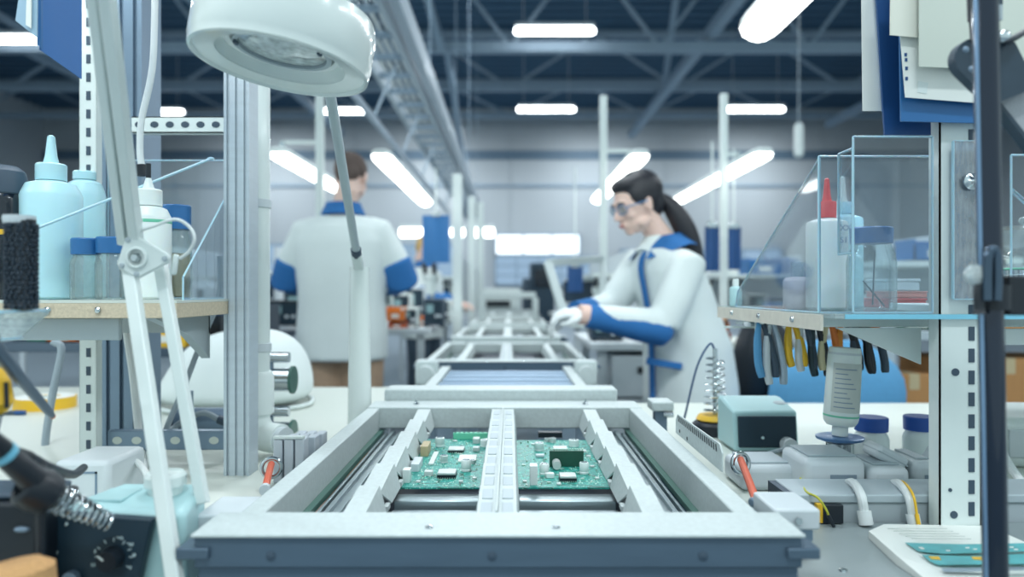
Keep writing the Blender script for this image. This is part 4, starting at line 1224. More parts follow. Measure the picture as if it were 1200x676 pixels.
# glass shelf
GZ = 1.088
t = thing('glass_shelf', 'pale translucent shelf on the right, carrying bottles and a jar', 'shelf')
obj('slab', G().bx(.432, 1.25, .965, 1.5, GZ - .006, GZ), glasst, t)
obj('front_edge', G().bx(.445, 1.25, .9635, .965, GZ - .0065, GZ), mat('glass_edge', '#79c3dc', .15, 0, .1, 40, coat=.5), t)
obj('under_panel', G().bx(.45, 1.25, 1.06, 1.48, GZ - .022, GZ - .0065), whitep, t, .002)
g = G().bx(.428, .4318, 1.0, 1.5, GZ - .024, GZ - .002)
obj('side_rail', g, mat('pale_chipboard', '#d8d2c6', .7, 0, .15, 60), t)
g = G().prism([(.47, GZ - .0225), (.592, GZ - .0225), (.592, GZ - .075)], 'y', 1.045, 1.05)
obj('bracket', g, whitep, t)
g = G().bx(.66, 1.25, 1.02, 1.03, GZ - .045, GZ - .0225); obj('support_bar', g, whitep, t)
for y in (1.1, 1.25, 1.4): obj('bolt', G().lathe([(.005, 0), (.004, .003)], (.428, y, GZ - .012), 12, rotM(0, -90, 0)), steel, t)
fin(t)
t = thing('bench_shelf', 'white tray with papers resting on the right shelf behind the slotted upright', 'tray')
obj('tray', G().bx(.60, .74, .985, 1.15, GZ, GZ + .012), whitep, t, .002); obj('lip', G().bx(.60, .74, .983, .985, GZ, GZ + .016), whitep, t); fin(t)

# acrylic guard, right
x0 = .4335
pane('acrylic_guard', [([V((x0, 1.02, GZ)), V((x0, 1.02, 1.306)), V((x0, 1.385, 1.118)), V((x0, 1.40, GZ))], (.003, 0, 0)),
                       ([V((x0, 1.018, GZ)), V((x0, 1.018, 1.308)), V((.60, 1.018, 1.308)), V((.60, 1.018, GZ))], (0, .003, 0))],
     'clear acrylic guard with a slanted edge around the bottles on the right')
x1 = P(1003, 0, .96).x
pane('acrylic_guard', [([V((x1, .966, GZ + .002)), V((x1, .966, P(0, 160, .966).z)), V((.563, .966, P(0, 160, .966).z)), V((.563, .966, GZ + .002))], (0, .003, 0)),
                       ([V((x1, .972, 1.17)), V((x1, 1.014, 1.17)), V((x1, 1.014, 1.31)), V((x1, .972, 1.31))], (.003, 0, 0))],
     'clear front pane before the blue lidded jar on the right shelf')
q = P(1138, 213, .955); q2 = P(1138, 321, .955)
t = thing('acrylic_bracket', 'bluish reflective bracket plate bolted to the slotted upright on the right', 'bracket')
a = P(1116, 166, .962); b = P(1170, 350, .962)
obj('plate', G().bx(a.x, b.x, .958, .962, b.z, a.z), clear('blue_tinted_acrylic', '#8fb4cf', .12, .06, milk=.22), t)
g = G()
for (xx0, xx1, zz0, zz1) in ((a.x - .001, a.x, b.z, a.z), (a.x, b.x, a.z, a.z + .001), (a.x, b.x, b.z - .001, b.z)): g.bx(xx0, xx1, .9575, .9625, zz0, zz1)
obj('polished_edge', g, acrye, t)
obj('bolt', G().lathe([(.011, 0), (.011, .003), (.006, .007), (.004, .012)], q, 18, rotM(90)), steel, t)
fin(t)
pane('acrylic_guard', [([V((.668, .966, GZ + .002)), V((.668, .966, 1.30)), V((1.2, .966, 1.30)), V((1.2, .966, GZ + .002))], (0, .003, 0)),
                       ([V((.67, .97, 1.25)), V((1.1, 1.3, 1.12)), V((1.1, 1.3, 1.125)), V((.67, .97, 1.255))], (.003, 0, 0))],
     'clear acrylic pane at the right edge before the metal can')

# bottles right
o = onshelf(969, 1.17, GZ); r = 23 / F * 1.17
t = bottle('dispenser_bottle', o, r, .150, 'white bottle with red pointed cap and handwriting on the right shelf', bottlew, redp, .46, .022, .038, redp, shoulder=.94)
ink = mat('blue_ink', '#2a4a86', .6, 0, .05, 30)
text('handwriting', '/XX', .013, o + V((.014, -r * 1.003, .129)), rotM(90), ink, t, .0002)
text('handwriting', 'S1', .013, o + V((.013, -r * 1.003, .110)), rotM(90), ink, t, .0002)
fin(t)
o = onshelf(987, 1.28, GZ)
t = bottle('dispenser_bottle', o, .034, .168, 'pale blue bottle with white spout behind the red capped bottle', bottleb, bottleb, .5, .016, .046, whitep, shoulder=.94)
obj('yellow_sticker', G().bx(o.x + .013, o.x + .023, o.y - .0345, o.y - .033, o.z + .12, o.z + .134), yellow, t); fin(t)
o = onshelf(1021, 1.07, GZ)
t = thing('jar', 'big clear jar with ribbed blue lid behind the front pane on the right', 'jar')
r = 27 / F * 1.07
obj('body', G().lathe([(r * .9, 0), (r, .005), (r, .072), (r * .93, .086), (r * .8, .094), (r * .78, .104)], o, 30), glassc, t)
g = G(); n = 60; rings = []
for (f, z) in ((.84, .1), (.86, .122), (.8, .124)): rings.append([o + V((r * (f + (.012 if k % 2 else 0)) * math.cos(2 * math.pi * k / n), r * (f + (.012 if k % 2 else 0)) * math.sin(2 * math.pi * k / n), z)) for k in range(n)])
obj('lid', g.loft(rings), blue, t)
obj('stirrer', G().cyl(o + V((-.012, 0, .045)), o + V((.022, .005, .008)), .0012, n=6), dgrey, t); obj('stirrer', G().cyl(o + V((.006, .002, .09)), o + V((.002, .0, .01)), .0012, n=6), dgrey, t)
fin(t)
o = onshelf(934, 1.22, GZ); t = bottle('small_bottle', o, .0225, .055, 'short pinkish white bottle with clear cap left of the red capped bottle', mat('pinkish_polythene', '#e6dfe2', .4, 0, .02, 20), clear('clear_knob', '#d5e2e6', .15, .05, milk=.5), .45, .022); fin(t)
o = onshelf(862, 1.46, GZ); t = bottle('small_bottle', o, .012, .04, 'tiny pale teal vial at the left end of the right shelf', teal, whitep, .5, .012); fin(t)
for i, (px, w, hh, m, lab) in enumerate(((1060, 52, .018, redp, 'lower pink red box behind the big jar on the right shelf'), (1062, 50, .012, mat('salmon_plastic', '#d98b82', .5, 0, .05, 30), 'thin salmon box stacked on the pink red box on the right shelf'), (1058, 40, .022, lgrey, 'white small tray topping the stack behind the big jar'))):
    Y = 1.30; z = GZ + (0, .0185, .031)[i]; x = (px - 598) / F * Y; w_ = w / F * Y
    t = thing('parts_box', lab, 'box'); obj('tub', G().bx(x - w_ / 2, x + w_ / 2, Y, Y + .07, z, z + hh * .75), m, t, .002); obj('lid', G().bx(x - w_ / 2 - .001, x + w_ / 2 + .001, Y - .001, Y + .071, z + hh * .76, z + hh - .0005), m, t, .001); fin(t)
t = thing('metal_can', 'ribbed steel can with green rim at the right edge of the shelf', 'can')
o = onshelf(1198, 1.04, GZ)
obj('body', G().lathe([(.024, 0), (.025, .002), (.025, .06), (.0235, .062)] , o, 30), steel, t)
g = G()
for k in range(5): g.torus(o + V((0, 0, .010 + k * .011)), .025, .0008, None, 30, 6)
obj('rib', g, steel, t); obj('rim', G().torus(o + V((0, 0, .062)), .0245, .0016, None, 30, 6), pcbt, t); fin(t)
t = thing('glass_dish', 'upturned clear dish near the right edge, above the metal can', 'dish')
o = V(((1200 - 598) / F * 1.2, 1.2, GZ))
obj('bowl', G().lathe([(.06, 0), (.075, .05), (.072, .10), (.05, .135), (.01, .14)], o, 30), glassc, t); obj('knob', G().ell(o + V((0, 0, .147)), (.008, .008, .007)), glassc, t); fin(t)

# tool rack + pliers
t = thing('tool_rack', 'clear slotted tool rack under the right shelf, holding pliers', 'tool rack')
Y = 1.345; xa, xb = P(868, 0, Y).x, P(1030, 0, Y).x; RZ = P(0, 379, Y).z
g = G(); g.bx(xa, xb, Y - .03, Y + .03, RZ - .002, RZ + .003)
obj('comb_plate', g, clear('milky_acrylic', '#d6e2e6', .05, .1, milk=.45), t)
g = G(); n = 11
for i in range(n + 1):
    x = xa + (xb - xa) * i / n; g.bx(x - .004, x + .004, Y - .045, Y - .03, RZ - .004, RZ + .004)
obj('comb_teeth', g, lgrey, t, .001)
g = G(); g.bx(xa + .02, xa + .024, Y, Y + .02, RZ + .003, GZ - .023); g.bx(xb - .03, xb - .026, Y, Y + .02, RZ + .003, GZ - .023)
obj('hanger', g, lgrey, t)
obj('bar', G().bx(xa - .01, xa + .05, Y + .06, Y + .07, P(0, 384, Y).z - .004, P(0, 384, Y).z), whitep, t); fin(t)
def pliers(px, ln, m1, m2, label, spread=.016, tilt=0, dark=None):
    x = (px - 598) / F * (Y - .02); t = thing('pliers', label, 'pliers'); y = Y - .045
    z0 = RZ + .012; ln *= 1.06; spread *= 1.45; tilt *= 1.2
    obj('jaw', G().tube([(x, y, z0 + .012), (x, y, z0 - .004)], [.003, .007], 10), steel, t)
    obj('pivot', G().cyl((x, y - .007, z0 - .006), (x, y + .005, z0 - .006), .0055, n=14), steel, t)
    for s, m in ((-1, m1), (1, m2)):
        pts = [(x + s * .003, y, z0 - .008), (x + s * spread * .7 + tilt * .3, y, z0 - ln * .35), (x + s * spread + tilt * .7, y, z0 - ln * .75), (x + s * spread * .85 + tilt, y, z0 - ln)]
        b_ = bez(pts, 5); n = len(b_)
        obj('handle', G().tube(b_, [.0042 + .0028 * min(1, i / (n * .4)) - (.001 if i == n - 1 else 0) for i in range(n)], 10), m, t)
    return fin(t)
pliers(886, .100, bluel, dgrey, 'pliers with dark and light blue handles at the left end of the rack', .010, .012)
pliers(898, .112, lgrey, alub, 'pliers with pale grey handles hanging beside the blue handled pair', .010, .008)
pliers(921, .082, yellow, yellow, 'pliers with bright yellow handles hanging in the tool rack', .009, .010)
pliers(935, .090, lgrey, dgrey, 'pliers with one pale and one dark handle right of the yellow pair', .009, .006)
pliers(948, .098, mat('teal_black_grip', '#16323b', .45, 0, .1, 40), black, 'pliers with black handles left of the small orange pair', .009, .010)
pliers(964, .088, mat('pale_yellow_grip', '#d9cfa8', .45, 0, .05, 40), orange, 'pliers with cream and orange handles in the middle of the rack', .010, .002)
pliers(981, .088, mat('amber_grip', '#e08a2a', .45, 0, .05, 40), black, 'pliers with amber and black handles behind the upturned bottle', .012, .012)
pliers(997, .094, dgrey, black, 'pliers with black handles, second from the right end of the rack', .010, .012)
pliers(1012, .092, black, dgrey, 'pliers with black handles at the right end of the rack', .010, .012)
t = thing('screwdriver', 'thin white stick hanging at the far left of the tool rack', 'tool')
x = P(877, 0, Y).x; obj('shaft', G().cyl((x, Y - .04, RZ + .01), (x + .003, Y - .04, RZ - .085), .0022, n=10), whitep, t); obj('head', G().ell((x, Y - .04, RZ + .012), (.005, .005, .005)), whitep, t); fin(t)
t = thing('cutter', 'small orange cutter handle right of the black pliers', 'tool')
a, b = P(1024, 381, 1.25), P(1033, 399, 1.25); obj('handle', G().tube([a, a.lerp(b, .5), b], [.006, .0085, .006], 12), orange, t); obj('shank', G().cyl(a, a + V((-.006, 0, .022)), .003, n=8), steel, t); fin(t)

# ---- instruments on the right bench
t = thing('soldering_station', 'pale teal station with dark front and white plug on the right bench', 'soldering station')
Y = 1.42; a, b = P(861, 0, Y).x, P(937, 0, Y).x
poly = [(Y, BZ + .004), (Y + .12, BZ + .004), (Y + .12, P(0, 463, Y + .12).z), (Y + .10, P(0, 463, Y + .12).z), (Y + .012, P(0, 483, Y).z)]
obj('case', G().prism(poly, 'x', a, b), teal, t, .005)
obj('front_panel', G().box(((a + b) / 2 + .001, Y + .003, (P(0, 488, Y).z + BZ + .012) / 2), (b - a - .013, .006, P(0, 488, Y).z - BZ - .012), rotM(-6)), panelb, t, .002)
q = P(894, 513, Y - .004); obj('indicator', G().ell(q, (.003, .002, .003)), prt, t)
q = P(923, 521, Y - .006); obj('plug', G().cyl(q + V((0, .006, 0)), q - V((0, .018, 0)), .0145, n=20), lgrey, t)
obj('plug_cord', G().tube(bez([q + V((0, -.014, -.002)), P(905, 530, Y - .05), P(880, 536, Y - .08), P(862, 543, Y - .12)], 6), .004, 8), cableg, t)
q = P(914, 478, Y + .06); obj('handle_recess', G().ell(V((q.x, Y + .07, P(0, 470, Y + .1).z + .001)), (.016, .02, .004)), greyp, t)
obj('foot', G().bx(a + .01, b - .01, Y + .01, Y + .11, BZ, BZ + .004), black, t); fin(t)
def gbox(px0, px1, pyt, pyb, Y, d, label, zb, win=True):
    a, b = P(px0, pyt, Y), P(px1, pyb, Y)
    t = thing('adapter_box', label, 'power adapter')
    o_ = obj('shell', G().bx(a.x, b.x, Y, Y + d, zb, a.z), lgrey, t, .011); o_.modifiers[0].segments = 4
    obj('lid_ridge', G().bx(a.x + .012, b.x - .01, Y + .015, Y + d - .01, a.z, a.z + .003), greyp, t, .001)
    if win:
        w = b.x - a.x; c = P((px0 + px1) / 2 + 5, pyb - 13, Y)
        obj('socket_panel', G().box((a.x + w * .62, Y - .0006, zb + (a.z - zb) * .42), (w * .42, .002, (a.z - zb) * .42)), mat('socket_grey', '#7f8f9b', .5, 0, .05, 30), t)
    return t
fin(gbox(869, 936, 546, 578, 1.15, .10, 'white adapter box right of the conveyor frame, without cable', BZ, False))
A1 = fin(gbox(943, 1016, 538, 578, 1.10, .10, 'pale grey adapter box with a thick white cable, third from the slotted upright', BZ))
A2 = fin(gbox(1019, 1068, 548, 578, 1.10, .09, 'grey adapter box in the middle, feeding a white and yellow cable', BZ))
A3 = fin(gbox(1071, 1102, 541, 578, 1.12, .09, 'grey adapter box touching the white slotted upright', BZ))
t = thing('tilted_adapter', 'grey rounded adapter leaning on the middle adapter box', 'power adapter')
c = P(1037, 533, 1.15)
obj('shell', G().box(c, (.052, .05, .022), rotM(0, 28, 0)), lgrey, t, .006); obj('seam', G().box(c, (.0525, .0505, .002), rotM(0, 28, 0)), greyp, t); fin(t)
t = thing('tilted_adapter', 'dark edged grey adapter leaning beside the slotted upright', 'power adapter')
c = P(1090, 540, 1.16)
obj('shell', G().box(c, (.012, .04, .055), rotM(0, 35, 0)), greyp, t, .003); obj('seam', G().box(c, (.0125, .0405, .004), rotM(0, 35, 0)), dgrey, t); fin(t)
cab('power_cable', [P(992, 566, 1.09), P(1000, 566, 1.04), P(1009, 580, .99), P(1013, 602, .985)], .0062, cable, 'thick white cable over the trunking from the pale grey adapter box', end=cable)
cab('power_cable', [P(1044, 566, 1.09), P(1054, 567, 1.04), P(1065, 582, .99), P(1070, 606, .985)], .0058, cable, 'white cable over the trunking from the middle adapter box', end=cable)
cab('earth_wire', [P(1048, 564, 1.08), P(1059, 565, 1.03), P(1070, 580, .978), P(1075, 606, .974)], .0018, yellow, 'thin yellow wire beside the white cable on the trunking', end=yellow)
cab('earth_wire', [P(938, 560, 1.12), P(944, 575, 1.02), P(958, 583, .985), P(967, 595, .98), P(972, 606, .98)], .0016, mat('green_yellow_wire', '#b9b83c', .5, 0, .3, 120), 'green and yellow wire by the black and yellow terminal block', end=black)
cab('power_cable', [P(1060, 566, 1.09), P(1080, 574, 1.05), P(1100, 576, 1.04), P(1125, 572, 1.04)], .0045, cable, 'white cable running right towards the slotted upright')
cab('power_cable', [P(1165, 508, 1.2), P(1180, 540, 1.15), P(1198, 566, 1.1), P(1215, 590, 1.05)], .0065, cable, 'white cable slanting down at the right edge')
cab('power_cable', [P(1155, 560, 1.15), P(1175, 573, 1.1), P(1195, 578, 1.06), P(1220, 574, 1.05)], .005, cable, 'white cable lying low at the right edge')
cab('power_cable', [P(872, 548, 1.3), P(900, 545, 1.3), P(940, 538, 1.3), P(952, 530, 1.3), P(990, 525, 1.32), P(1015, 512, 1.35)], .0035, cableg, 'grey thin cable running behind the adapter boxes')
t = thing('white_device', 'big rounded white device cut by the right edge, behind the dark rod', 'device')
a = P(1168, 490, 1.3)
o_ = obj('shell', G().bx(a.x, a.x + .2, 1.3, 1.5, BZ, a.z), whitep, t, .015); o_.modifiers[0].segments = 4
obj('front_cover', G().bx(a.x + .02, a.x + .18, 1.296, 1.3, BZ + .02, a.z - .02), lgrey, t, .002); fin(t)

# upturned bottle on a stand
t = thing('refill_bottle', 'white labelled bottle standing upside down on the steel dispenser', 'bottle')
Y = 1.24; zb_ = P(0, 510, Y).z; x = P(984, 0, Y).x; r = 19.5 / F * Y
M = rotM(0, 3.5, 0)
prof = [(r * .45, 0), (r * .45, .016), (r * .8, .018), (r * .95, .024), (r, .03), (r * .97, .08), (r * .94, .135), (r * .9, .145), (r * .87, .15)]
obj('body', G().lathe(prof, (x, Y, zb_), 30, M), bottlew, t)
obj('band', G().lathe([(r * 1.01, .033), (r * 1.01, .036)], (x, Y, zb_), 30, M), pcbt, t)
g = G(); rr = [[V((x, Y, zb_)) + M @ V((r * f * math.sin(a), -r * f * math.cos(a), z)) for a in [R(-60 + 12 * k) for k in range(11)]] for f, z in ((1.012, .042), (.985, .125))]
o_ = obj('sticker', g.loft(rr, caps=False, close=False), paperg, t)
for i in range(9):
    z = .05 + i * .008
    g = G(); rr = [[V((x, Y, zb_)) + M @ V((r * f * math.sin(a), -r * f * math.cos(a), zz)) for a in [R(-50 + 10 * k) for k in range(8 - (i * 5) % 4)]] for f, zz in ((1.02, z), (1.018, z + .0016))]
    obj('print_line', g.loft(rr, caps=False, close=False), alud, o_)
obj('end_crimp', G().lathe([(r * .9, .138), (r * .93, .1385), (r * .93, .142), (r * .9, .1425)], (x, Y, zb_), 30, M), lgrey, t)
fin(t)
t = thing('dispenser', 'steel dispenser cup with a blue rimmed plate under the upturned bottle', 'dispenser')
obj('cup', G().lathe([(.026, 0), (.024, .004), (.022, zb_ - BZ - .012)], (x, Y, BZ), 26), steel, t)
obj('plate', G().lathe([(.022, zb_ - BZ - .0115), (.038, zb_ - BZ - .006), (.039, zb_ - BZ - .002), (.036, zb_ - BZ - .001)], (x, Y, BZ), 30), mat('blue_rim', '#5d82b0', .3, .2, .1, 40), t)
fin(t)
for px, py, r_, h_, lab in ((1021, 489, .030, .075, 'blue lidded jar directly right of the upturned bottle on the bench'), (1078, 488, .029, .085, 'blue lidded white jar left of the slotted upright on the bench')):
    Y = 1.32; z = P(0, py + 12, Y).z - BZ
    jar('lidded_jar', V(((px - 598) / F * Y, Y, BZ)), r_, z, .018, lab, mat('lid_cobalt', '#2753a6', .4, 0, .05, 20), mat('milky_jar', '#dfe9ea', .25, 0, .04, 15), None)
# tool stand behind guard plate
t = thing('iron_stand', 'coiled wire iron stand with yellow sponge tray beside the right teal station', 'iron stand')
c = P(838, 500, 1.62); c.z = BZ
obj('base', G().lathe([(.05, 0), (.052, .004), (.05, .022), (.04, .03)], c, 28), black, t)
obj('sponge_tray', G().lathe([(.038, .03), (.042, .033), (.036, .042)], c, 28), yellow, t)
pts = [c + V((.024 * (1 - .25 * i / 110) * math.cos(i * .5), .024 * (1 - .25 * i / 110) * math.sin(i * .5), .045 + i * .00115)) for i in range(110)]
obj('spring', G().tube(pts, .0022, 6), steel, t)
obj('spindle', G().cyl(c + V((0, 0, .04)), c + V((0, 0, .19)), .005, n=12), steel, t)
obj('cord', G().tube(bez([c + V((0, 0, .185)), c + V((-.012, 0, .20)), c + V((-.04, 0, .15)), c + V((-.062, .01, .05)), c + V((-.07, .02, .006))], 6), .0025, 6), mat('navy_cord', '#3a5578', .5, 0, .05, 20), t)
fin(t)

# brochure
t = thing('brochure', 'white folded brochure with teal banner pictures at the lower right', 'brochure')
zt = zc
def q(px, py, h=0): 
    return onz(px, py, zt + h)
outl = [(1018, 622, .010), (1036, 614, .012), (1062, 617, .003), (1100, 615, .006), (1160, 616, .006), (1178, 625, .003), (1240, 652, .003), (1240, 720, .003), (1098, 690, .004), (1050, 650, .012)]
top = [q(x, y, h) for x, y, h in outl]; bot = [V((p.x, p.y, zt + .0006)) for p in top]
obj('folded_sheet', G().loft([bot, top]), paper, t, smooth=False)
L = [q(1021, 627, .0085), q(1024, 632, .007), q(1084, 688, .001), q(1100, 690, .0015)]
def patch(name, pts, m, h=.0075):
    pp = [q(x, y, h) for x, y in pts]
    obj(name, G().loft([pp, [p + V((0, 0, .0004)) for p in pp]]), m, t, smooth=False)
tealp = mat('printed_teal', '#5fb0b4', .5, 0, .35, 60)
patch('banner_picture', [(1061, 636), (1130, 638), (1230, 636), (1236, 645), (1105, 649), (1076, 646)], tealp, .0125)
patch('banner_picture', [(1080, 650), (1130, 652), (1240, 648), (1244, 660), (1100, 662), (1090, 658)], tealp, .0125)
for (x, y) in ((1088, 654), (1138, 654.5)): patch('yellow_print', [(x, y - 2), (x + 12, y - 2), (x + 15, y + 2), (x + 3, y + 1)], yellow, .0131)
rnd = random.Random(5)
for i in range(12):
    x, y = 1075 + rnd.random() * 120, 640 + rnd.random() * 5
    patch('white_print', [(x, y), (x + 5, y), (x + 5, y + 1.3), (x, y + 1.3)], paper, .0131)
for i in range(5):
    y = 619 + i * 3.0; x = 1040 + i * 7
    patch('text_line', [(x, y), (x + 70, y + .3), (x + 70, y + .7), (x, y + .4)], paperg, .0125)
patch('rule', [(1103, 666), (1250, 664), (1250, 667), (1106, 670)], alub, .0125)
fin(t)

# ---- blue boards with documents, top right
t = thing('blue_board', 'navy blue hanging board behind the pinned papers at the top right', 'board')
Yb = .99
def sh(name, pts, Ya, m, th=.002, par=None):
    pp = [P(x, y, Ya) for x, y in pts]
    return obj(name, G().loft([pp, [p + V((0, th, 0)) for p in pp]]), m, par or t, smooth=False)
sh('panel', [(1024, -60), (1098, -60), (1098, 158), (1037, 158)], Yb, blued, .004)
sh('front_panel', [(1053, -60), (1230, -60), (1230, 146), (1056, 142)], .955, blue, .003)
sh('hook_strip', [(1060, -70), (1200, -70), (1200, -60), (1060, -60)], .99, alud, .004)
fin(t)
for lab, pts, Ya, m in (('narrow white sheets hanging left of the navy board', [(1009, -60), (1025, -60), (1034, 130), (1011, 130)], 1.0, paper),
                       ('white paper with punched holes pinned to the blue board', [(1055, 42), (1200, 42), (1200, 124), (1150, 121), (1061, 114)], .945, paper),
                       ('cream sheet at the top left of the blue board', [(1044, -60), (1078, -60), (1076, 44), (1043, 41)], .938, mat('cream_paper', '#dcdcd0', .8, 0, .03, 20)),
                       ('large grey green card over the papers on the blue board', [(1077, -60), (1230, -60), (1230, 84), (1077, 78)], .930, mat('grey_green_card', '#c6ccc2', .8, 0, .03, 20))):
    t = thing('paper_sheet', lab, 'paper')
    sh('sheet', pts, Ya, m, .0012)
    if 'punched' in lab:
        for (x, y) in ((1060, 62), (1060.5, 68), (1061, 78), (1061, 90)): sh('punch_hole', [(x, y), (x + 3, y), (x + 3, y + 4), (x, y + 4)], Ya - .0006, blued, .0004)
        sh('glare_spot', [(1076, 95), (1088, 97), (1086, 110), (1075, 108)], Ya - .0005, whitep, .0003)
    else: sh('header_strip', [(pts[0][0] + 2, -58), (pts[1][0] - 2, -58), (pts[1][0] - 2, -50), (pts[0][0] + 2, -50)], Ya - .0005, paperg, .0004)
    fin(t)

# dark hinge with arm at the top right
t = thing('swing_arm', 'dark pear shaped arm hinge with speckled grey arm at the upper right', 'swing arm')
Y = .76
hp = []
for k in range(15):
    a_ = R(60 + 165 * k / 14); hp.append((1145 + 26 * math.cos(a_), 68 - 24 * math.sin(a_)))
hp += [(1165, 122), (1210, 104), (1215, 100), (1190, 50), (1178, 46)]
slate = mat('dark_slate_plastic', '#2c3f4e', .4, 0, .15, 60)
sh('hinge_plate', hp, Y, slate, .013)
sp = mat('speckled_grey', '#a9adb2', .7, .1, .35, 500)
sh('arm', [(1165, 116), (1215, 99), (1260, 130), (1260, 235)], Y + .014, sp, .010)
sh('arm_edge', [(1163, 114), (1167, 112), (1262, 232), (1262, 242)], Y + .012, slate, .015)
for x, y in ((1132, 58), (1139, 81), (1164, 71)): 
    obj('screw', G().lathe([(.0037, 0), (.003, .001), (.001, .0018)], P(x, y, Y), 12, rotM(90)), alud, t)
obj('cable_stub', G().tube(bez([P(1140, -30, .775), P(1139, 10, .765), P(1140, 30, .76), P(1141, 46, .755)], 5), .0034, 8), black, t)
obj('strain_relief', G().tube([P(1140, -30, .775), P(1139.5, 24, .763)], [.0066, .0046], 10), black, t)
obj('wire', G().tube(bez([P(1176, 50, .752), P(1186, 46, .752), P(1205, 34, .77), P(1235, 10, .79)], 5), .0034, 8), cableb, t)
obj('wing_nut', G().ell(P(1176, 43, .752), (.008, .005, .0066)), steel, t)
obj('upper_bracket', G().loft([[P(x, y, .775) for x, y in ((1160, -40), (1176, -40), (1175, 20), (1160, 26))], [P(x, y, .79) for x, y in ((1160, -40), (1176, -40), (1175, 20), (1160, 26))]]), slate, t)
obj('pad', G().box(P(1167, 15, .772), (.012, .004, .016)), greyp, t)
fin(t)
# ================================================================== PEOPLE
def remesh(o, v, it=6, f=.5):
    m = o.modifiers.new('merge', 'REMESH'); m.mode = 'VOXEL'; m.voxel_size = v; m.use_smooth_shade = True
    s = o.modifiers.new('soften', 'SMOOTH'); s.factor = f; s.iterations = it
    return o

class Frame:
    def __init__(s, x, y, yaw):
        """yaw: heading of the person's forward direction, degrees counter-clockwise from +X"""
        s.o = V((x, y, 0)); a = R(yaw); s.f = V((math.cos(a), math.sin(a), 0)); s.l = V((-s.f.y, s.f.x, 0))
    def __call__(s, left, fwd, up): return s.o + s.l * left + s.f * fwd + V((0, 0, up))

def head(g, c, f, u, s=1.0):
    """adds head shapes to g; returns a function (left, fwd, up) -> world"""
    f = f.normalized(); l = u.cross(f).normalized(); u = f.cross(l).normalized()
    M = Matrix((l, f, u)).transposed()
    def h(a, b, d): return c + (l * a + f * b + u * d) * s
    def e(p, r): g.ell(h(*p), [q * s for q in r], M, 20, 14)
    e((0, -.012, .035), (.073, .094, .084))
    e((0, .012, .01), (.066, .080, .080))
    e((0, .030, -.045), (.052, .056, .058))
    e((0, .062, -.084), (.022, .020, .018))
    e((0, .078, .030), (.050, .014, .012))      # brow
    for sd in (-1, 1):
        e((sd * .034, .062, -.018), (.024, .022, .022))   # cheek
        e((sd * .048, .018, -.062), (.016, .03, .02))     # jaw corner
        e((sd * .074, -.008, -.004), (.008, .018, .030))  # ear
        e((sd * .077, -.012, .008), (.008, .014, .018))
    g.tube([h(0, .084, .022), h(0, .096, .0), h(0, .106, -.020), h(0, .092, -.030)], [.007 * s, .009 * s, .0125 * s, .009 * s], 12)
    for sd in (-1, 1): e((sd * .011, .090, -.026), (.008, .010, .007))
    e((0, .086, -.050), (.022, .010, .006)); e((0, .084, -.060), (.019, .010, .0065))
    e((0, .072, -.056), (.028, .02, .02))
    return h, M

def hand(g, w, d, palm_n, L=.17, curl=.6, side=1, thumb=True):
    """hand from wrist w along d; palm_n is the direction the palm faces; fingers curl towards it"""
    d = d.normalized(); n = (palm_n - d * palm_n.dot(d)).normalized(); x = d.cross(n) * side
    M = Matrix((x, d, n)).transposed()
    g.tube([w - d * .02, w + d * .01, w + d * .03], [.024, .024, .024], 12)
    g.ell(w + d * .052, (.038, .050, .016), M, 16, 10)
    for i, (off, ln) in enumerate(((-.028, .068), (-.0095, .078), (.0095, .073), (.027, .058))):
        p = w + d * .085 + x * off; pts = [p - d * .02, p]; a = R(12)
        for k, fr in enumerate((.42, .32, .26)):
            a += curl * (.5 if k == 0 else .7)
            p = p + (d * math.cos(a) + n * math.sin(a)) * ln * fr; pts.append(p)
        g.tube(pts, [.009, .0098, .0092, .0085, .007], 10)
    if thumb:
        p = w + d * .03 - x * .03
        g.tube([p + x * .01, p - x * .014 + d * .022 + n * .012, p - x * .016 + d * .048 + n * .026, p - x * .006 + d * .068 + n * .036], [.013, .0125, .0105, .008], 10)

def ringloft(g, levels, fr, n=28, sq=.9):
    """levels: (up, left centre, fwd centre, half width, half depth)"""
    rings = []
    for (z, lc, fc, hw, hd) in levels:
        ring = []
        for k in range(n):
            a = 2 * math.pi * k / n; c_, s_ = math.cos(a), math.sin(a)
            ring.append(fr(lc + hw * math.copysign(abs(c_) ** sq, c_), fc + hd * math.copysign(abs(s_) ** sq, s_), z))
        rings.append(ring)
    return g.loft(rings)

# ---------------- woman with a ponytail
W = Frame(.70, 2.92, 180 + 22)
t = thing('person', 'person with long black ponytail and gloves, in white lab coat with blue sleeves, facing left', 'person')
HC = V(((746 - 598) / F * 2.86, 2.86, CAMZ + (340 - 241) / F * 2.86))
hf = (W.f + V((0, 0, -.38))).normalized(); hu = V((0, 0, 1)) + W.f * .35
g = G()
h, HM = head(g, HC, hf, hu, 1.0)
nb = V(((778 - 598) / F * 2.9, 2.91, CAMZ + (340 - 283) / F * 2.9))      # base of the neck
g.tube([h(0, -.03, -.03), h(0, -.035, -.08), nb, nb + V((.01, 0, -.06))], [.05, .047, .055, .075], 18)
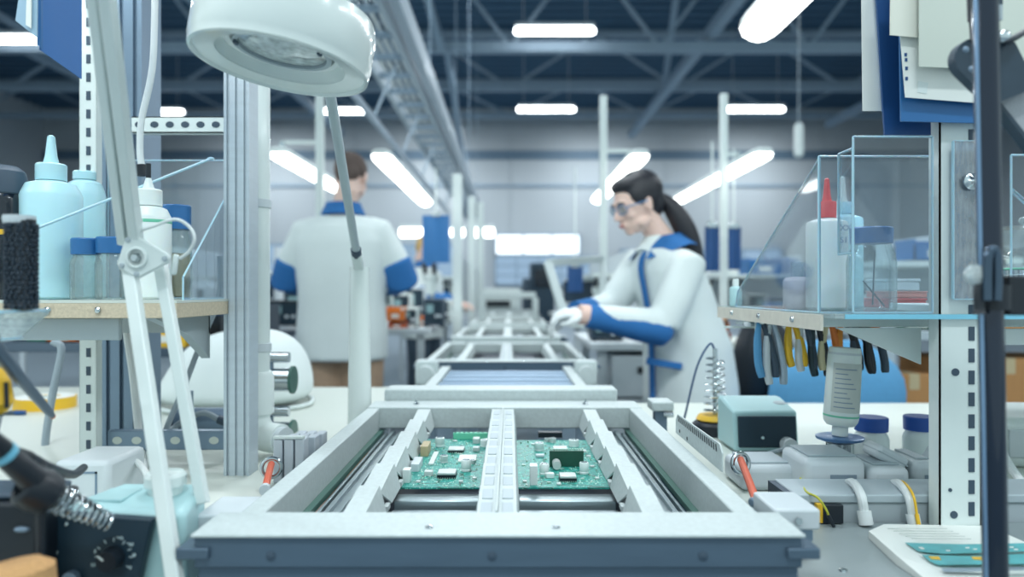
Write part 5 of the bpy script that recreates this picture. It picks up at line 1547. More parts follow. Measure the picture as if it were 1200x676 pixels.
# trunk and legs under the clothes
ringloft(g, [(.80, 0, .0, .15, .10), (.95, 0, .01, .155, .11), (1.08, 0, .03, .13, .095), (1.19, 0, .08, .14, .09), (1.235, 0, .10, .12, .06), (1.26, 0, .105, .06, .045)], W)
for sd in (-1, 1):
    g.tube([W(sd * .08, 0, .90), W(sd * .085, .02, .5), W(sd * .085, .0, .28), W(sd * .085, -.01, .08)], [.082, .055, .052, .036], 14)
    g.tube([W(sd * .085, -.04, .045), W(sd * .085, .06, .045), W(sd * .085, .15, .035)], [.038, .04, .03], 12)
SL, SR = W(.155, .085, 1.225), W(-.155, .10, 1.235)
EL = V(((776 - 598) / F * 2.72, 2.72, CAMZ - 42 / F * 2.72)); WL = V(((692 - 598) / F * 2.62, 2.64, CAMZ - 30 / F * 2.62))
ER = V(((716 - 598) / F * 3.0, 3.02, CAMZ - 20 / F * 3.0)); WR = V(((676 - 598) / F * 2.86, 2.86, CAMZ - 26 / F * 2.86))
g.tube([SL, EL, WL], [.045, .037, .025], 14); g.tube([SR, ER, WR], [.045, .037, .025], 14)
remesh(obj('body', g, skin, t), .0058, 3)
# coat
g = G()
ringloft(g, [(.60, 0, -.03, .215, .165), (.75, 0, -.025, .21, .16), (.90, 0, -.01, .20, .15), (1.02, 0, .02, .175, .135), (1.12, 0, .05, .17, .125), (1.20, 0, .08, .165, .112), (1.25, 0, .105, .135, .085), (1.285, .0, .12, .075, .06)], W, sq=.85)
g.tube([W(.10, .09, 1.225), SL.lerp(EL, .06), SL.lerp(EL, .55), EL], [.060, .070, .068, .064], 16)
g.tube([W(-.10, .10, 1.235), SR.lerp(ER, .06), SR.lerp(ER, .55), ER], [.075, .078, .070, .062], 16)
g.tube([EL, EL.lerp(WL, .3), WL], [.066, .060, .042], 16); g.tube([ER, ER.lerp(WR, .3), WR], [.062, .058, .042], 16)
remesh(obj('lab_coat', g, coatm, t), .011, 5)
# blue forearm panel (underside of the near sleeve), collar, placket, pocket trim, side piping
dn = V((0, -.006, -.014))
g = G().tube([EL + dn + (EL - WL) * .12, EL + dn + V((0, 0, -.002)), EL.lerp(WL, .35) + dn * 1.0, EL.lerp(WL, .7) + dn * .6, WL + (WL - EL) * .04], [.030, .062, .056, .046, .046], 18)
remesh(obj('blue_sleeve', g, coatb, t), .009, 3)
g = G().tube([ER.lerp(WR, .45), ER.lerp(WR, .8), WR + (WR - ER) * .03], [.052, .048, .046], 18)
obj('blue_cuff', g, coatb, t)
def strip(pts_l, pts_r, th, name, m):
    """cloth strip between two 3-D lines, thickened outwards"""
    g = G(); n_ = len(pts_l)
    rings = [[pts_l[i], pts_r[i], pts_r[i] + th, pts_l[i] + th] for i in range(n_)]
    return obj(name, g.loft(rings), m, t)
c_l = []; 
front = [(1.30, .175), (1.25, .200), (1.21, .212), (1.12, .192), (1.02, .162), (.90, .148), (.75, .142), (.62, .140)]
front = [(1.275, .172), (1.25, .192), (1.20, .200), (1.12, .184), (1.02, .165), (.90, .152), (.75, .147), (.62, .147)]
a_ = bez([W(.014, f_, z) for z, f_ in front], 3); b_ = bez([W(-.014, f_, z) for z, f_ in front], 3)
strip(a_, b_, W.f * .008, 'placket', coatb)
# collar: wraps the neck, points down in front
g = G()
kk = []
for i in range(21):
    a = R(-150 + 300 * i / 20)                # around the neck from front-right over the back to front-left
    ca, sa = math.cos(math.pi + a), math.sin(a)
    lf = .082 * sa; fw = .105 + .075 * ca
    top = nb + W.l * lf * .80 + W.f * (ca * .062) + V((0, 0, .028 - .012 * ca))
    wd = .035 + .055 * max(0, ca + .2)
    low = nb + W.l * lf * 1.5 + W.f * (ca * .135) + V((0, 0, .022 - wd))
    kk.append((top, low))
rings = [[tp, lo, lo + (lo - nb).normalized() * .007, tp + (lo - nb).normalized() * .007] for tp, lo in kk]
obj('collar', g.loft(rings), coatb, t)
# inner white shirt front
obj('shirt', G().tube([nb + W.f * .02 + V((0, 0, .01)), nb + W.f * .05 + V((0, 0, -.06))], [.058, .07], 18), coatm, t)
# pocket
p0, p1 = P(758, 423, 2.745), P(800, 430, 2.735)
obj('pocket_trim', G().bar(p0 + V((0, .01, 0)), p1 + V((0, .01, 0)), .012, .026), coatb, t, .004)
obj('side_piping', G().tube(bez([P(833, 425, 2.88), P(828, 445, 2.82), P(820, 465, 2.79), P(813, 500, 2.78)], 5), .006, 8), blued, t)
# trousers
g = G()
for sd in (-1, 1): g.tube([W(sd * .085, 0, .80), W(sd * .087, .02, .5), W(sd * .087, 0, .10)], [.10, .08, .075], 16)
remesh(obj('trousers', g, dgrey, t), .012, 3)
# gloves
g = G()
hand(g, WL + (WL - EL) * .02, (WL - EL) + V((-.06, .06, 0)), V((-.2, .3, -1)), curl=.65, side=-1)
remesh(obj('glove', g, glove, t), .0036, 2)
g = G(); hand(g, WR + (WR - ER) * .02, V((-1, -.15, -.35)), V((.1, -.3, -1)), curl=.7, side=1)
remesh(obj('glove', g, glove, t), .0036, 2)
g = G().tube([WL - (WL - EL) * .06, WL + (WL - EL) * .14], [.041, .036], 18); obj('glove_cuff', g, skin, t)
# hair
g = G()
g.ell(h(0, -.030, .050), (.083, .102, .086), HM, 24, 16)
g.ell(h(0, -.062, .0), (.068, .058, .075), HM, 20, 12)
for sd in (-1, 1): g.ell(h(sd * .060, -.022, .040), (.021, .070, .050), HM, 18, 10)
g.ell(h(0, .022, .092), (.064, .058, .032), HM, 20, 10)
remesh(obj('hair', g, hairm, t), .006, 3)
k0 = h(0, -.118, -.002)
tail = bez([k0, P(789, 246, 2.90), P(804, 272, 2.90), P(815, 306, 2.91), P(823, 342, 2.93)], 6)
n_ = len(tail)
g = G().tube(tail, [.022 + .022 * math.sin(math.pi * min(1, i / n_ * 1.1)) for i in range(n_ - 1)] + [.006], 16)
obj('ponytail', g, hairm, t); obj('hair_tie', G().torus(k0.lerp(tail[3], .3), .021, .006, HM @ rotM(90), 18, 8), black, t)
# glasses, eyes, brows, lips
g = G()
for sd in (-1, 1):
    rim = [h(sd * (.033 + .026 * math.cos(a)), .093 - .012 * (abs(math.cos(a)) if math.cos(a) > 0 else 0), .008 + .019 * math.sin(a)) for a in [2 * math.pi * k / 18 for k in range(19)]]
    g.tube(rim, .0022, 6)
    g.tube([h(sd * .058, .086, .014), h(sd * .074, .05, .014), h(sd * .082, -.01, .012)], .0028, 6)
g.tube([h(-.009, .099, .010), h(.009, .099, .010)], .0022, 6)
obj('glasses_frame', g, mat('glasses_pale_blue', '#6f90b8', .3, 0, .05, 40), t)
g = G()
for sd in (-1, 1): g.ell(h(sd * .033, .091, .008), (.026, .0015, .019), HM, 18, 8)
obj('glasses_lens', g, clear('lens_clear', '#fbfdff', .0, .03, milk=.16), t)
g = G()
for sd in (-1, 1): g.ell(h(sd * .031, .0780, .003), (.0115, .008, .0022), HM, 14, 8)
obj('eye', g, dgrey, t)
g = G()
for sd in (-1, 1): g.tube([h(sd * .014, .092, .030), h(sd * .032, .090, .035), h(sd * .052, .078, .030)], [.003, .0035, .002], 8)
obj('eyebrow', g, hairm, t)
g = G().ell(h(0, .0945, -.0505), (.019, .005, .0035), HM, 14, 8); g.ell(h(0, .0925, -.0585), (.016, .0055, .0045), HM, 14, 8)
obj('lips', g, mat('lip_pink', '#c9807a', .45, 0, .05, 40), t)
fin(t)
# the tilted frame she holds
t = thing('stencil_frame', 'pale tilted metal frame held up by the gloved hands over the conveyor', 'frame')
A_, B_ = P(642, 308, 2.95), P(662, 372, 2.80)
C_, D_ = P(706, 303, 3.35), P(712, 362, 3.2)
obj('side_bar', G().bar(A_, B_, .035, .02), aluw, t, .003); obj('top_bar', G().bar(A_, C_, .02, .03), aluw, t, .003)
obj('side_bar', G().bar(C_, D_, .02, .02), aluw, t, .003); obj('bottom_bar', G().bar(B_, D_, .02, .02), aluw, t, .003)
fin(t)

# ---------------- man seen from behind
def man(x, y, yaw, label, elbows, wrists, scale=1.0, hair=hairb, headturn=0, lean=.04, htop=1.80, trousers=khaki, groupless=True):
    global t
    W = Frame(x, y, yaw); t = thing('person', label, 'person')
    k = htop / 1.80
    g = G()
    HC = W(-.035, lean + .02, htop - .115)
    hf = (W.f + V((0, 0, -.35)) + W.l * headturn).normalized()
    h, HM = head(g, HC, hf, V((0, 0, 1)) + W.f * .3, 1.02)
    g.tube([h(0, -.03, -.03), h(0, -.04, -.09), W(0, lean - .02, 1.50 * k), W(0, 0, 1.42 * k)], [.056, .056, .064, .09], 18)
    ringloft(g, [(.86 * k, 0, 0, .16, .11), (1.05 * k, 0, 0, .155, .11), (1.25 * k, 0, 0, .18, .12), (1.42 * k, 0, 0, .17, .09), (1.47 * k, 0, 0, .10, .06)], W)
    for sd in (-1, 1):
        g.tube([W(sd * .09, 0, .95 * k), W(sd * .1, .01, .52 * k), W(sd * .1, -.01, .30 * k), W(sd * .1, -.02, .09)], [.09, .06, .058, .04], 14)
        g.tube([W(sd * .1, -.06, .05), W(sd * .1, .06, .05), W(sd * .1, .18, .038)], [.042, .044, .034], 12)
    S = [W(.185, 0, 1.405 * k), W(-.185, 0, 1.405 * k)]
    for s_, e_, w_ in zip(S, elbows, wrists):
        g.tube([s_, e_, w_], [.05, .042, .028], 14)
        hand(g, w_, (w_ - e_), V((0, 0, -1)), curl=.5, side=1 if s_ is S[0] else -1)
    remesh(obj('body', g, skin, t), .0062, 3)
    g = G()
    ringloft(g, [(.775 * k, 0, 0, .225, .165), (.9 * k, 0, 0, .225, .165), (1.05 * k, 0, 0, .215, .155), (1.25 * k, 0, 0, .22, .15), (1.36 * k, 0, 0, .235, .135), (1.43 * k, 0, 0, .205, .115), (1.49 * k, 0, .01, .12, .085)], W, sq=.85)
    for s_, e_, w_ in zip(S, elbows, wrists):
        g.tube([s_.lerp(W(0, 0, 1.44 * k), .3), s_, s_.lerp(e_, .55), e_], [.075, .078, .082, .076], 16)
        g.tube([e_, e_.lerp(w_, .5), e_.lerp(w_, .9)], [.074, .062, .046], 16)
    remesh(obj('lab_coat', g, coatm, t), .012, 5)
    for s_, e_, w_ in zip(S, elbows, wrists):
        g = G().tube([s_.lerp(e_, .60), s_.lerp(e_, .68), e_, e_.lerp(w_, .4), e_.lerp(w_, .93)], [.066, .090, .089, .079, .056], 18)
        remesh(obj('blue_sleeve', g, coatb, t), .010, 4)
    g = G(); rings = []
    for i in range(25):
        a = 2 * math.pi * i / 24; d = W.l * math.cos(a) + W.f * math.sin(a)
        c = W(0, lean - .015, 1.50 * k)
        rings.append([c + d * .078 + V((0, 0, .055)), c + d * .105 + V((0, 0, -.005)), c + d * .112 + V((0, 0, -.002)), c + d * .085 + V((0, 0, .058))])
    obj('collar', g.loft(rings), coatb, t)
    g = G()
    for sd in (-1, 1): g.tube([W(sd * .095, 0, .90 * k), W(sd * .105, .01, .5 * k), W(sd * .105, -.01, .10)], [.118, .095, .085], 16)
    g.ell(W(0, 0, .90 * k), (.17, .13, .12)); remesh(obj('trousers', g, trousers, t), .012, 3)
    g = G(); g.ell(h(0, -.022, .046), (.081, .101, .082), HM, 24, 16); g.ell(h(0, -.065, .005), (.066, .050, .066), HM, 20, 12)
    for sd in (-1, 1): g.ell(h(sd * .062, -.022, .03), (.018, .055, .04), HM, 16, 10)
    remesh(obj('hair', g, hair, t), .006, 3)
    g = G()
    for sd in (-1, 1): g.ell(h(sd * .031, .0785, .006), (.0125, .008, .0055), HM, 14, 8)
    obj('eye', g, dgrey, t)
    return fin(t)
Ym = 3.62
eL, eR = P(337, 327, Ym + .03), P(470, 327, Ym + .03)
man((401 - 598) / F * Ym, Ym, 90, 'short-haired person seen from behind in a white lab coat and khaki trousers',
    (eL, eR), (eL + V((.12, .24, -.02)), eR + V((-.14, .24, -.02))), headturn=-.15)
Yb_ = 6.6
c = P(490, 300, Yb_)
man(c.x + .05, Yb_, -25, 'fair-haired person in a white lab coat, partly hidden beside the blue hanging sheet',
    (V((c.x + .12, Yb_ + .12, 1.05)), V((c.x + .05, Yb_ - .25, 1.05))), (V((c.x + .38, Yb_ + .05, 1.0)), V((c.x + .33, Yb_ - .2, 1.0))), hair=hairy, htop=1.60, trousers=dgrey)
# ================================================================== BACKGROUND
def bench(x0, x1, y0, y1, z, label, m=cream, shelf=None, drawers=False):
    t = thing('workbench', label, 'workbench')
    obj('worktop', G().bx(x0, x1, y0, y1, z - .035, z), m, t, .004)
    for x in (x0 + .04, x1 - .08):
        for y in (y0 + .04, y1 - .08): obj('leg', G().bx(x, x + .04, y, y + .04, 0, z - .035), lgrey, t)
    if drawers:
        for i in range(3):
            zz = z - .06 - i * .2
            d = obj('drawer', G().bx(x0 + .1, x0 + .5, y0 + .01, y0 + .4, zz - .19, zz), lgrey, t, .004)
            obj('handle', G().bx(x0 + .22, x0 + .38, y0 + .002, y0 + .01, zz - .08, zz - .05), black, d)
    if shelf:
        obj('rear_panel', G().bx(x1 - .03, x1, y0, y1, z, z + shelf), mat('panel_pale', '#c3ccd2', .6, 0, .05, 4), t)
        obj('upper_shelf', G().bx(x0 + .35 * (x1 - x0), x1, y0, y1, z + shelf * .62, z + shelf * .62 + .025), whitep, t)
    return fin(t)
def instrument(x, y, z, w, d, h, m, label, face=-1, panel=panelb):
    t = thing('instrument', label, 'instrument')
    obj('case', G().bx(x - w / 2, x + w / 2, y, y + d, z + .01, z + h), m, t, .006)
    obj('front_panel', G().bx(x - w / 2 + .012, x + w / 2 - .012, y - .003, y, z + .022, z + h - .015), panel, t, .001)
    obj('display', G().bx(x - w * .35, x, y - .005, y - .003, z + h * .5, z + h * .8), mat('lcd_grey', '#8fb0b4', .3, 0, .05, 20), t)
    for k in (.15, .32): obj('knob', G().cyl((x + w * k, y - .003, z + h * .4), (x + w * k, y - .018, z + h * .4), .010, n=14), lgrey, t)
    for sx in (-1, 1): obj('foot', G().bx(x + sx * w * .38 - .01, x + sx * w * .38 + .01, y + .01, y + d - .01, z, z + .01), black, t)
    return fin(t)
def monitor(x, y, z, w, label, yaw=0, scr=None):
    t = thing('monitor', label, 'monitor'); M = rotM(0, 0, yaw); o = V((x, y, z))
    h = w * .62
    obj('screen_housing', G().box(o + M @ V((0, 0, .12 + h / 2)), (w, .03, h), M), black, t, .004)
    obj('screen', G().box(o + M @ V((0, -.0155, .12 + h / 2)), (w - .02, .002, h - .025), M), scr or mat('screen_dark', '#22384c', .15, 0, .1, 4), t)
    obj('neck', G().box(o + M @ V((0, .02, .08)), (.04, .02, .14), M), black, t)
    obj('stand', G().box(o + V((0, .01, .0065)), (w * .45, .16, .012), M), black, t, .003)
    return fin(t)
def crate(x, y, z, w, d, h, m, label, group=None):
    t = thing('parts_bin', label, 'bin', group)
    g = G()
    th = .006
    g.bx(x - w / 2, x + w / 2, y, y + d, z, z + th)
    g.bx(x - w / 2, x - w / 2 + th, y, y + d, z, z + h); g.bx(x + w / 2 - th, x + w / 2, y, y + d, z, z + h)
    g.bx(x - w / 2, x + w / 2, y + d - th, y + d, z, z + h); g.bx(x - w / 2, x + w / 2, y, y + th, z, z + h * .7)
    obj('tub', g, m, t)
    obj('rim', G().bx(x - w / 2 - .004, x + w / 2 + .004, y + d - .002, y + d + .006, z + h - .012, z + h), m, t)
    obj('tag', G().bx(x - w * .2, x + w * .2, y - .002, y, z + h * .2, z + h * .5), paper, t)
    obj('contents', G().bx(x - w / 2 + th, x + w / 2 - th, y + th, y + d - th, z + th, z + h * .55), greyp, t)
    return fin(t)
def microscope(x, y, z, label, m=whitep, s=1.0):
    t = thing('microscope', label, 'microscope'); o = V((x, y, z))
    obj('base', G().bx(x - .1 * s, x + .1 * s, y - .08 * s, y + .12 * s, z, z + .03 * s), m, t, .008)
    obj('column', G().cyl(o + V((0, .09 * s, .03 * s)), o + V((0, .09 * s, .36 * s)), .016 * s, n=14), steel, t)
    obj('head', G().tube([o + V((0, .1 * s, .28 * s)), o + V((0, 0, .30 * s)), o + V((0, -.04 * s, .32 * s))], [.05 * s, .055 * s, .04 * s], 16), m, t)
    obj('objective', G().tube([o + V((0, 0, .28 * s)), o + V((0, 0, .17 * s))], [.045 * s, .032 * s], 16), m, t)
    for sd in (-1, 1): obj('eyepiece', G().tube([o + V((sd * .03 * s, -.03 * s, .32 * s)), o + V((sd * .035 * s, -.11 * s, .38 * s))], [.018 * s, .016 * s], 12), black, t)
    return fin(t)
def hang_sheet(px0, px1, y0, y1, Y, label, m=blue, rod=True):
    t = thing('hanging_sheet', label, 'sheet')
    a, b = P(px0, y0, Y), P(px1, y1, Y)
    g = G(); n = 8; rings = []
    for i in range(n + 1):
        x = a.x + (b.x - a.x) * i / n; yy = Y + .006 * math.sin(i * 1.3)
        rings.append([V((x, yy, b.z)), V((x, yy + .004, b.z)), V((x, yy + .004, a.z)), V((x, yy, a.z))])
    obj('sheet', g.loft(rings), m, t)
    obj('clip', G().bx((a.x + b.x) / 2 - .03, (a.x + b.x) / 2 + .03, Y - .01, Y + .015, a.z - .01, a.z + .025), steel, t, .003)
    obj('cord', G().cyl(((a.x + b.x) / 2, Y, a.z + .02), ((a.x + b.x) / 2, Y, 2.0), .006, n=8), whitep, t)
    return fin(t)
hang_sheet(495, 527, 252, 308, 5.2, 'blue hanging sheet with steel clip left of the white posts')
hang_sheet(826, 843, 265, 318, 4.3, 'blue hanging sheet left of the right white lamp post', blued)
hang_sheet(852, 868, 266, 316, 4.5, 'narrow blue hanging sheet right of the right white lamp post', blued)
hang_sheet(665, 683, 312, 342, 5.2, 'dark blue sheet seen through the tilted frame', blued)

# --- right side
bench(.37, .80, 3.35, 4.2, .875, 'narrow grey workbench with drawers right behind the ponytailed worker', lgrey, drawers=True)
instrument(.47, 3.5, .875, .16, .16, .09, dgrey, 'small dark instrument on the drawer bench beside the gloved hands')
bench(.40, .85, 4.9, 7.5, .9, 'white workbench beyond the drawer bench on the right of the line', whitep, .5)
microscope(.62, 5.1, .9, 'white microscope on the workbench beyond the drawer bench', s=.78)
monitor(.58, 6.0, .9, .28, 'dark monitor on the workbench beyond the white microscope')
bench(1.38, 2.2, 3.3, 4.3, .95, 'long white workbench with shelf at the right, behind the acrylic guard', whitep, .45)
for i, (x, m, lab) in enumerate(((1.02, orange, 'orange parts bin right of the ponytailed worker'),)):
    pass
bench(.93, 1.28, 3.62, 4.1, .86, 'low pale workbench right of the ponytailed worker, under orange bins', cream)
crate(1.02, 3.63, .86, .17, .3, .045, mat('rust_plastic', '#c8603a', .5, 0, .06, 30), 'lower rust orange bin right of the ponytailed worker')
crate(1.01, 3.63, .908, .17, .3, .05, orange, 'upper bright orange bin right of the ponytailed worker')
crate(1.01, 3.63, .960, .16, .3, .03, mat('peach_plastic', '#e9b48c', .5, 0, .06, 30), 'peach coloured tray topping the orange bins')
rn = random.Random(12)
pal = [('white', whitep), ('pale grey', lgrey), ('dark grey', dgrey), ('blue', blue), ('pale teal', teal), ('black', black)]
ords = ['first', 'second', 'third', 'fourth', 'fifth', 'sixth', 'seventh', 'eighth']
for i in range(6):
    nm, m = pal[(i * 5 + 1) % 6]
    instrument(1.50 + .06 * (i % 2), 3.32 + i * .155, .95, .16 + .02 * (i % 3), .12, .10 + .03 * (i % 2), m, f'{nm} instrument, {ords[i]} from the front on the long right bench')
for i in range(5):
    nm, m = pal[(i * 4 + 3) % 6]
    crate(1.95, 3.32 + i * .19, 1.2545, .2, .17, .10, m, f'{nm} parts bin, {ords[i]} on the upper shelf of the long right bench')
# a second row of benches farther right and back
for r_, (x0, x1, y0, y1, nm) in enumerate(((2.6, 3.5, 3.6, 6.4, 'right bench behind the guard'), (1.5, 2.5, 6.2, 9.0, 'far right bench in the third row'), (3.4, 4.6, 7.2, 10.5, 'outer right bench below the wall windows'), (1.2, 2.2, 10, 14, 'rearmost right bench near the far wall'), (4.4, 6.0, 12, 16, 'rearmost outer bench on the right'))):
    bench(x0, x1, y0, y1, .92, 'white topped ' + nm, whitep, .5)
    n = 4
    for i in range(n):
        y = y0 + .15 + (y1 - y0 - .6) * i / (n - 1); x = x0 + .25
        kind = (i + r_) % 4
        nm2, m = pal[(i * 2 + r_) % 6]
        if kind == 0: monitor(x, y, .92, .28, f'dark monitor, {ords[i]} item on the {nm}', 10)
        elif kind == 1: microscope(x, y + .1, .92, f'white microscope, {ords[i]} item on the {nm}', s=.78)
        elif kind == 2: instrument(x, y, .92, .3, .25, .2, m, f'{nm2} instrument, {ords[i]} item on the {nm}')
        else: crate(x, y, .92, .3, .3, .16, m, f'{nm2} bin, {ords[i]} item on the {nm}')
    for i in range(3):
        nm2, m = pal[(i * 3 + r_ + 2) % 6]
        crate(x1 - .25, y0 + .2 + i * (y1 - y0) / 3.2, .92 + .5 * .62 + .0255, .28, .3, .15, m, f'{nm2} bin, {ords[i]} on the shelf over the {nm}')
# racking on the right with cartons
t = thing('shelving_rack', 'grey shelving rack with cartons at the right, behind the slotted upright', 'rack')
for x in (1.42, 2.5):
    for y in (2.75, 3.15): obj('upright', G().bx(x, x + .04, y, y + .04, 0, 1.06), greyp, t)
for z in (.52, .93): obj('shelf_board', G().bx(1.42, 2.54, 2.75, 3.19, z, z + .035), greyp, t, .003)
fin(t)
def carton(x0, x1, y, d, z, h, label):
    t = thing('carton', label, 'carton'); obj('box', G().bx(x0, x1, y, y + d, z, z + h), brown, t, .004)
    obj('tape_strip', G().bx((x0 + x1) / 2 - .02, (x0 + x1) / 2 + .02, y - .001, y + d, z + h - .06, z + h + .0008), tan, t)
    return fin(t)
carton(1.48, 1.64, 2.80, .3, .556, .24, 'brown carton on the rack left of the slotted upright')
carton(1.66, 2.2, 2.80, .3, .556, .30, 'large brown carton on the rack, at the right edge of the photo')
carton(1.70, 2.15, 2.80, .3, .965, .10, 'flat brown carton on the top board of the rack, at the right edge')
crate(1.57, 2.8, .9655, .2, .3, .06, mat('bottle_green', '#2f5a4c', .5, 0, .1, 30), 'dark green bin on top of the rack')

# chairs
def chair(x, y, zs, w, hb, m, ms, label, yaw=0):
    t = thing('task_chair', label, 'chair'); M = rotM(0, 0, yaw); o = V((x, y, 0))
    g = G(); rings = []
    for i in range(9):
        s = i / 8; z = zs + .02 + (hb + .10) * s
        ww = w * (.36 + .16 * math.sin(math.pi * min(1, (1 - s) * .62 + .02)) ) if True else 0
        ww = w * .5 * (1 - .62 * max(0, (s - .4) / .6) ** 3)
        yy = -.17 - .04 * math.sin(s * 3)
        ring = []
        for k in range(16):
            a = 2 * math.pi * k / 16
            ring.append(o + M @ V((ww * math.copysign(abs(math.cos(a)) ** .6, math.cos(a)), yy + .03 * math.sin(a) + .05 * (math.cos(a)) ** 2, z)))
        rings.append(ring)
    obj('backrest', g.loft(rings), m, t)
    obj('seat', G().loft([[o + M @ V((w * .48 * s_ * math.copysign(abs(math.cos(a)) ** .6, math.cos(a)), .05 + .23 * s_ * math.copysign(abs(math.sin(a)) ** .6, math.sin(a)), z)) for a in [2 * math.pi * k / 24 for k in range(24)]] for z, s_ in ((zs - .04, .9), (zs - .01, 1), (zs + .03, .97), (zs + .045, .8))]), ms, t)
    obj('back_bar', G().tube(bez([o + M @ V((0, .0, zs - .05)), o + M @ V((0, -.22, zs - .03)), o + M @ V((0, -.235, zs + .12)), o + M @ V((0, -.215, zs + .3))], 5), .016, 10), black, t)
    obj('column', G().cyl(o + V((0, 0, .12)), o + V((0, 0, zs - .03)), .025, n=14), black, t)
    for k in range(5):
        a = 2 * math.pi * k / 5 + .3; d = V((math.cos(a), math.sin(a), 0))
        l = obj('leg', G().bar(o + V((0, 0, .12)), o + d * .27 + V((0, 0, .07)), .035, .025), black, t, .004)
        obj('caster', G().cyl(o + d * .27 + V((-.012, 0, .03)), o + d * .27 + V((.012, 0, .03)), .03, n=14), black, l)
    return fin(t)
chair(1.11, 2.62, .58, .47, .25, bluel, bluel, 'chair with a broad sky blue backrest behind the right bench', 0)
chair(1.08, 3.24, .60, .27, .285, black, blue, 'chair with a dark backrest and blue seat left of the sky blue chair', 180 - 180)

# --- left side
bench(-2.6, -1.55, 2.75, 4.4, .92, 'dark topped workbench at the far left behind the tape roll', mat('slate_top', '#566675', .5, 0, .1, 6), .4)
t = thing('green_cloth', 'crumpled green cloth on the dark topped bench at the far left', 'cloth')
c = P(40, 418, 2.85); c.z = .92
g = G(); rings = []
for i, (s, z) in enumerate(((1, .0005), (1.05, .012), (.8, .03), (.4, .038))):
    rings.append([c + V((.10 * s * math.cos(a) * (1 + .15 * math.sin(3 * a)), .1 + .07 * s * math.sin(a), z + .006 * math.sin(4 * a + i) * (1 if i else 0))) for a in [2 * math.pi * k / 24 for k in range(24)]])
obj('cloth', g.loft(rings), mat('green_cotton', '#3f9b74', .9, 0, .1, 30), t); obj('fold', G().tube(bez([c + V((-.07, .08, .034)), c + V((0, .06, .042)), c + V((.06, .1, .032))], 4), .006, 8), MATS['green_cotton'], t); fin(t)
instrument(-1.9, 3.0, .92, .34, .3, .14, dgrey, 'dark instrument behind the green cloth at the far left')
instrument(-1.62, 3.6, .92, .22, .2, .22, lgrey, 'pale grey instrument on the dark topped bench at the far left')
crate(-1.72, 2.78, .92, .12, .16, .05, orange, 'small orange bin beside the green cloth')
bench(-1.45, -1.2, 2.75, 4.1, .90, 'slim dark workbench between the ribbed post and the short-haired worker', dgrey)
for i, (nm, m, x, y) in enumerate((('yellow', yellow, -1.33, 2.8), ('black', black, -1.32, 3.1), ('blue', blue, -1.33, 3.4), ('dark grey', dgrey, -1.33, 3.75))):
    crate(x, y, .90, .16, .18, .09 + .02 * i, m, f'{nm} bin on the slim dark bench beside the short-haired worker')
bench(-1.35, -.46, 4.15, 5.9, .90, 'pale workbench in front of the short-haired worker', lgrey, None, True)
for i, (px, py, Y, w, h, m, lab) in enumerate(((463, 384, 4.2, .11, .08, orange, 'orange bin at the right elbow of the short-haired worker'), (493, 380, 4.5, .12, .06, orange, 'small orange bin right of the first orange bin on the pale bench'), (465, 398, 4.17, .10, .04, mat('rust_plastic', '#c8603a', .5, 0, .06, 30), 'rust coloured tray in front of the orange bins'))):
    x = (px - 598) / F * Y; z = .90 if i != 0 else .942
    crate(x, Y if i != 2 else 4.17, z, w, .14, h, m, lab)
for i, (px, Y, w, h, m, nm) in enumerate(((480, 4.25, .10, .12, whitep, 'white'), (470, 4.6, .12, .2, whitep, 'tall white'), (508, 4.3, .12, .17, dgrey, 'dark grey'), (486, 5.0, .14, .24, lgrey, 'pale grey'), (517, 4.8, .12, .16, whitep, 'squat white'), (330, 4.3, .22, .16, black, 'black'), (350, 4.8, .2, .22, dgrey, 'large dark grey'))):
    x = (px - 598) / F * Y
    instrument(x, Y, .90, w, .13, h, m, f'{nm} instrument on the pale bench before the short-haired worker')
microscope(-.60, 5.45, .9, 'white microscope at the rear of the pale bench on the left', s=1.1)
bench(-.95, -.46, 6.98, 10, .92, 'white workbench beside the fair-haired person', whitep, .5)
for i in range(4):
    nm2, m = pal[(i * 5) % 6]
    if i % 2: monitor(-.8, 7.05 + i * .7, .92, .28, f'dark monitor, {ords[i]} item beside the fair-haired person', -10)
    else: instrument(-.7, 7.05 + i * .7, .92, .25, .25, .25, m, f'{nm2} instrument, {ords[i]} item beside the fair-haired person')
for r_, (x0, x1, y0, y1, nm) in enumerate(((-3.6, -2.7, 3.4, 6.2, 'left bench behind the bottles'), (-2.6, -1.6, 5.0, 8.0, 'left bench in the third row'), (-4.8, -3.6, 7.0, 10.5, 'outer left bench below the wall windows'), (-2.4, -1.3, 9.0, 13.0, 'rearmost left bench near the far wall'), (-6.5, -5, 12, 16, 'rearmost outer bench on the left'))):
    bench(x0, x1, y0, y1, .92, 'white topped ' + nm, whitep, .5)
    n = 4
    for i in range(n):
        y = y0 + .15 + (y1 - y0 - .6) * i / (n - 1); x = x1 - .28 if False else x0 + .3
        kind = (i + r_ + 1) % 4
        nm2, m = pal[(i * 2 + r_ + 1) % 6]
        if kind == 0: monitor(x, y, .92, .28, f'dark monitor, {ords[i]} item on the {nm}', -10)
        elif kind == 1: microscope(x, y + .1, .92, f'white microscope, {ords[i]} item on the {nm}', s=.78)
        elif kind == 2: instrument(x, y, .92, .3, .25, .2, m, f'{nm2} instrument, {ords[i]} item on the {nm}')
        else: crate(x, y, .92, .3, .3, .16, m, f'{nm2} bin, {ords[i]} item on the {nm}')
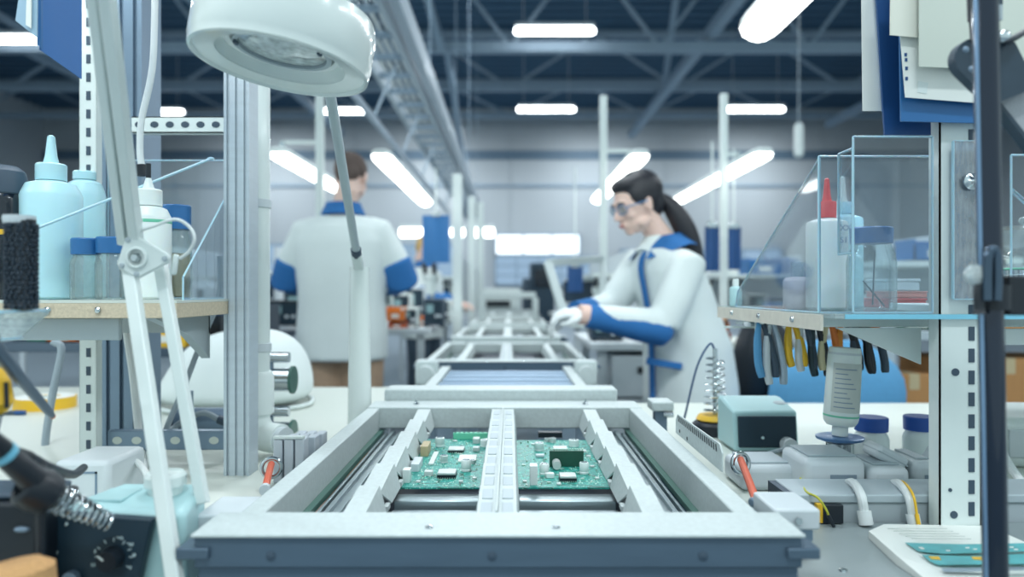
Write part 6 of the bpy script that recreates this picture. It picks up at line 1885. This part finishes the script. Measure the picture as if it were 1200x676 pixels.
# dark machine at the end of the line
t = thing('process_machine', 'tall dark machine at the far end of the line, below the bright window', 'machine')
a, b = P(622, 305, 9), P(650, 0, 9)
obj('cabinet', G().bx(a.x, b.x, 9, 9.6, 0, P(0, 308, 9).z), mat('machine_navy', '#20394a', .5, 0, .1, 5), t, .01)
obj('side_unit', G().bx(a.x - .1, a.x, 9.05, 9.5, 0, P(0, 326, 9).z), dgrey, t, .01)
obj('window_panel', G().bx(a.x + .04, b.x - .04, 8.99, 9, 1.15, 1.38), blackg, t)
fin(t)
t = thing('process_machine', 'low white oven across the far end of the conveyor line', 'machine')
obj('hood', G().bx(-.4, .12, 8.3, 9.3, .9, 1.14), whitep, t, .02); obj('base', G().bx(-.38, .10, 8.32, 9.28, 0, .9), lgrey, t, .01)
obj('opening', G().bx(-.28, .0, 8.29, 8.3, .93, 1.0), black, t); fin(t)
# ================================================================== CAMERA, LIGHT
cd = bpy.data.cameras.new('camera'); cam = bpy.data.objects.new('camera', cd); COL.objects.link(cam)
cam.location = (0, 0, CAMZ); cam.rotation_euler = (R(90), 0, 0)
cd.sensor_width = 36; cd.lens = 36 * F / 1200
cd.shift_x = 2 / 1200; cd.shift_y = 2 / 1200
cd.clip_start = .05; cd.clip_end = 100
cd.dof.use_dof = True; cd.dof.focus_distance = 1.08; cd.dof.aperture_fstop = 2.4; cd.dof.aperture_blades = 0
SC.camera = cam
w = bpy.data.worlds.new('world'); SC.world = w; w.use_nodes = True
bg = w.node_tree.nodes['Background']; bg.inputs[0].default_value = lin('#d6edf2'); bg.inputs[1].default_value = .95

def area(name, loc, sx, sy, power, rot=(0, 0, 0), col='#f0faff'):
    l = bpy.data.lights.new(name, 'AREA'); l.shape = 'RECTANGLE'; l.size = sx; l.size_y = sy; l.energy = power; l.color = lin(col)[:3]
    o = bpy.data.objects.new(name, l); COL.objects.link(o); o.location = loc; o.rotation_euler = rot
    return o
# hall lamps above and behind the camera (the rows of ceiling lamps go on there)
for x in (-7, 0, 7):
    for y in (-2, 4, 10, 16, 22):
        area('hall_and_fill_light', (x, y, 6.0), 1.5, .3, 150)
# added lights brighten the far wall; then the tubes over the near benches
for x in (-9, -3, 3, 9): area('hall_and_fill_light', (x, 25.5, 6.4), 1.5, .3, 120, rot=(R(25), 0, 0))
area('bench_light', (.71, 1.4, 1.83), .1, 1.3, 4.5)
area('bench_light', (-.8, 1.0, 1.85), .1, 1.3, 4.5)
SC.view_settings.view_transform = 'Standard'
SC.view_settings.look = 'None'
SC.view_settings.exposure = 0.12
SC.view_settings.gamma = 1
SC.view_settings.use_curve_mapping = False
SC.cycles.use_denoising = True
SC.cycles.max_bounces = 8
SC.cycles.transparent_max_bounces = 24
SC.cycles.sample_clamp_indirect = 6
SC.cycles.caustics_refractive = False
SC.cycles.caustics_reflective = False
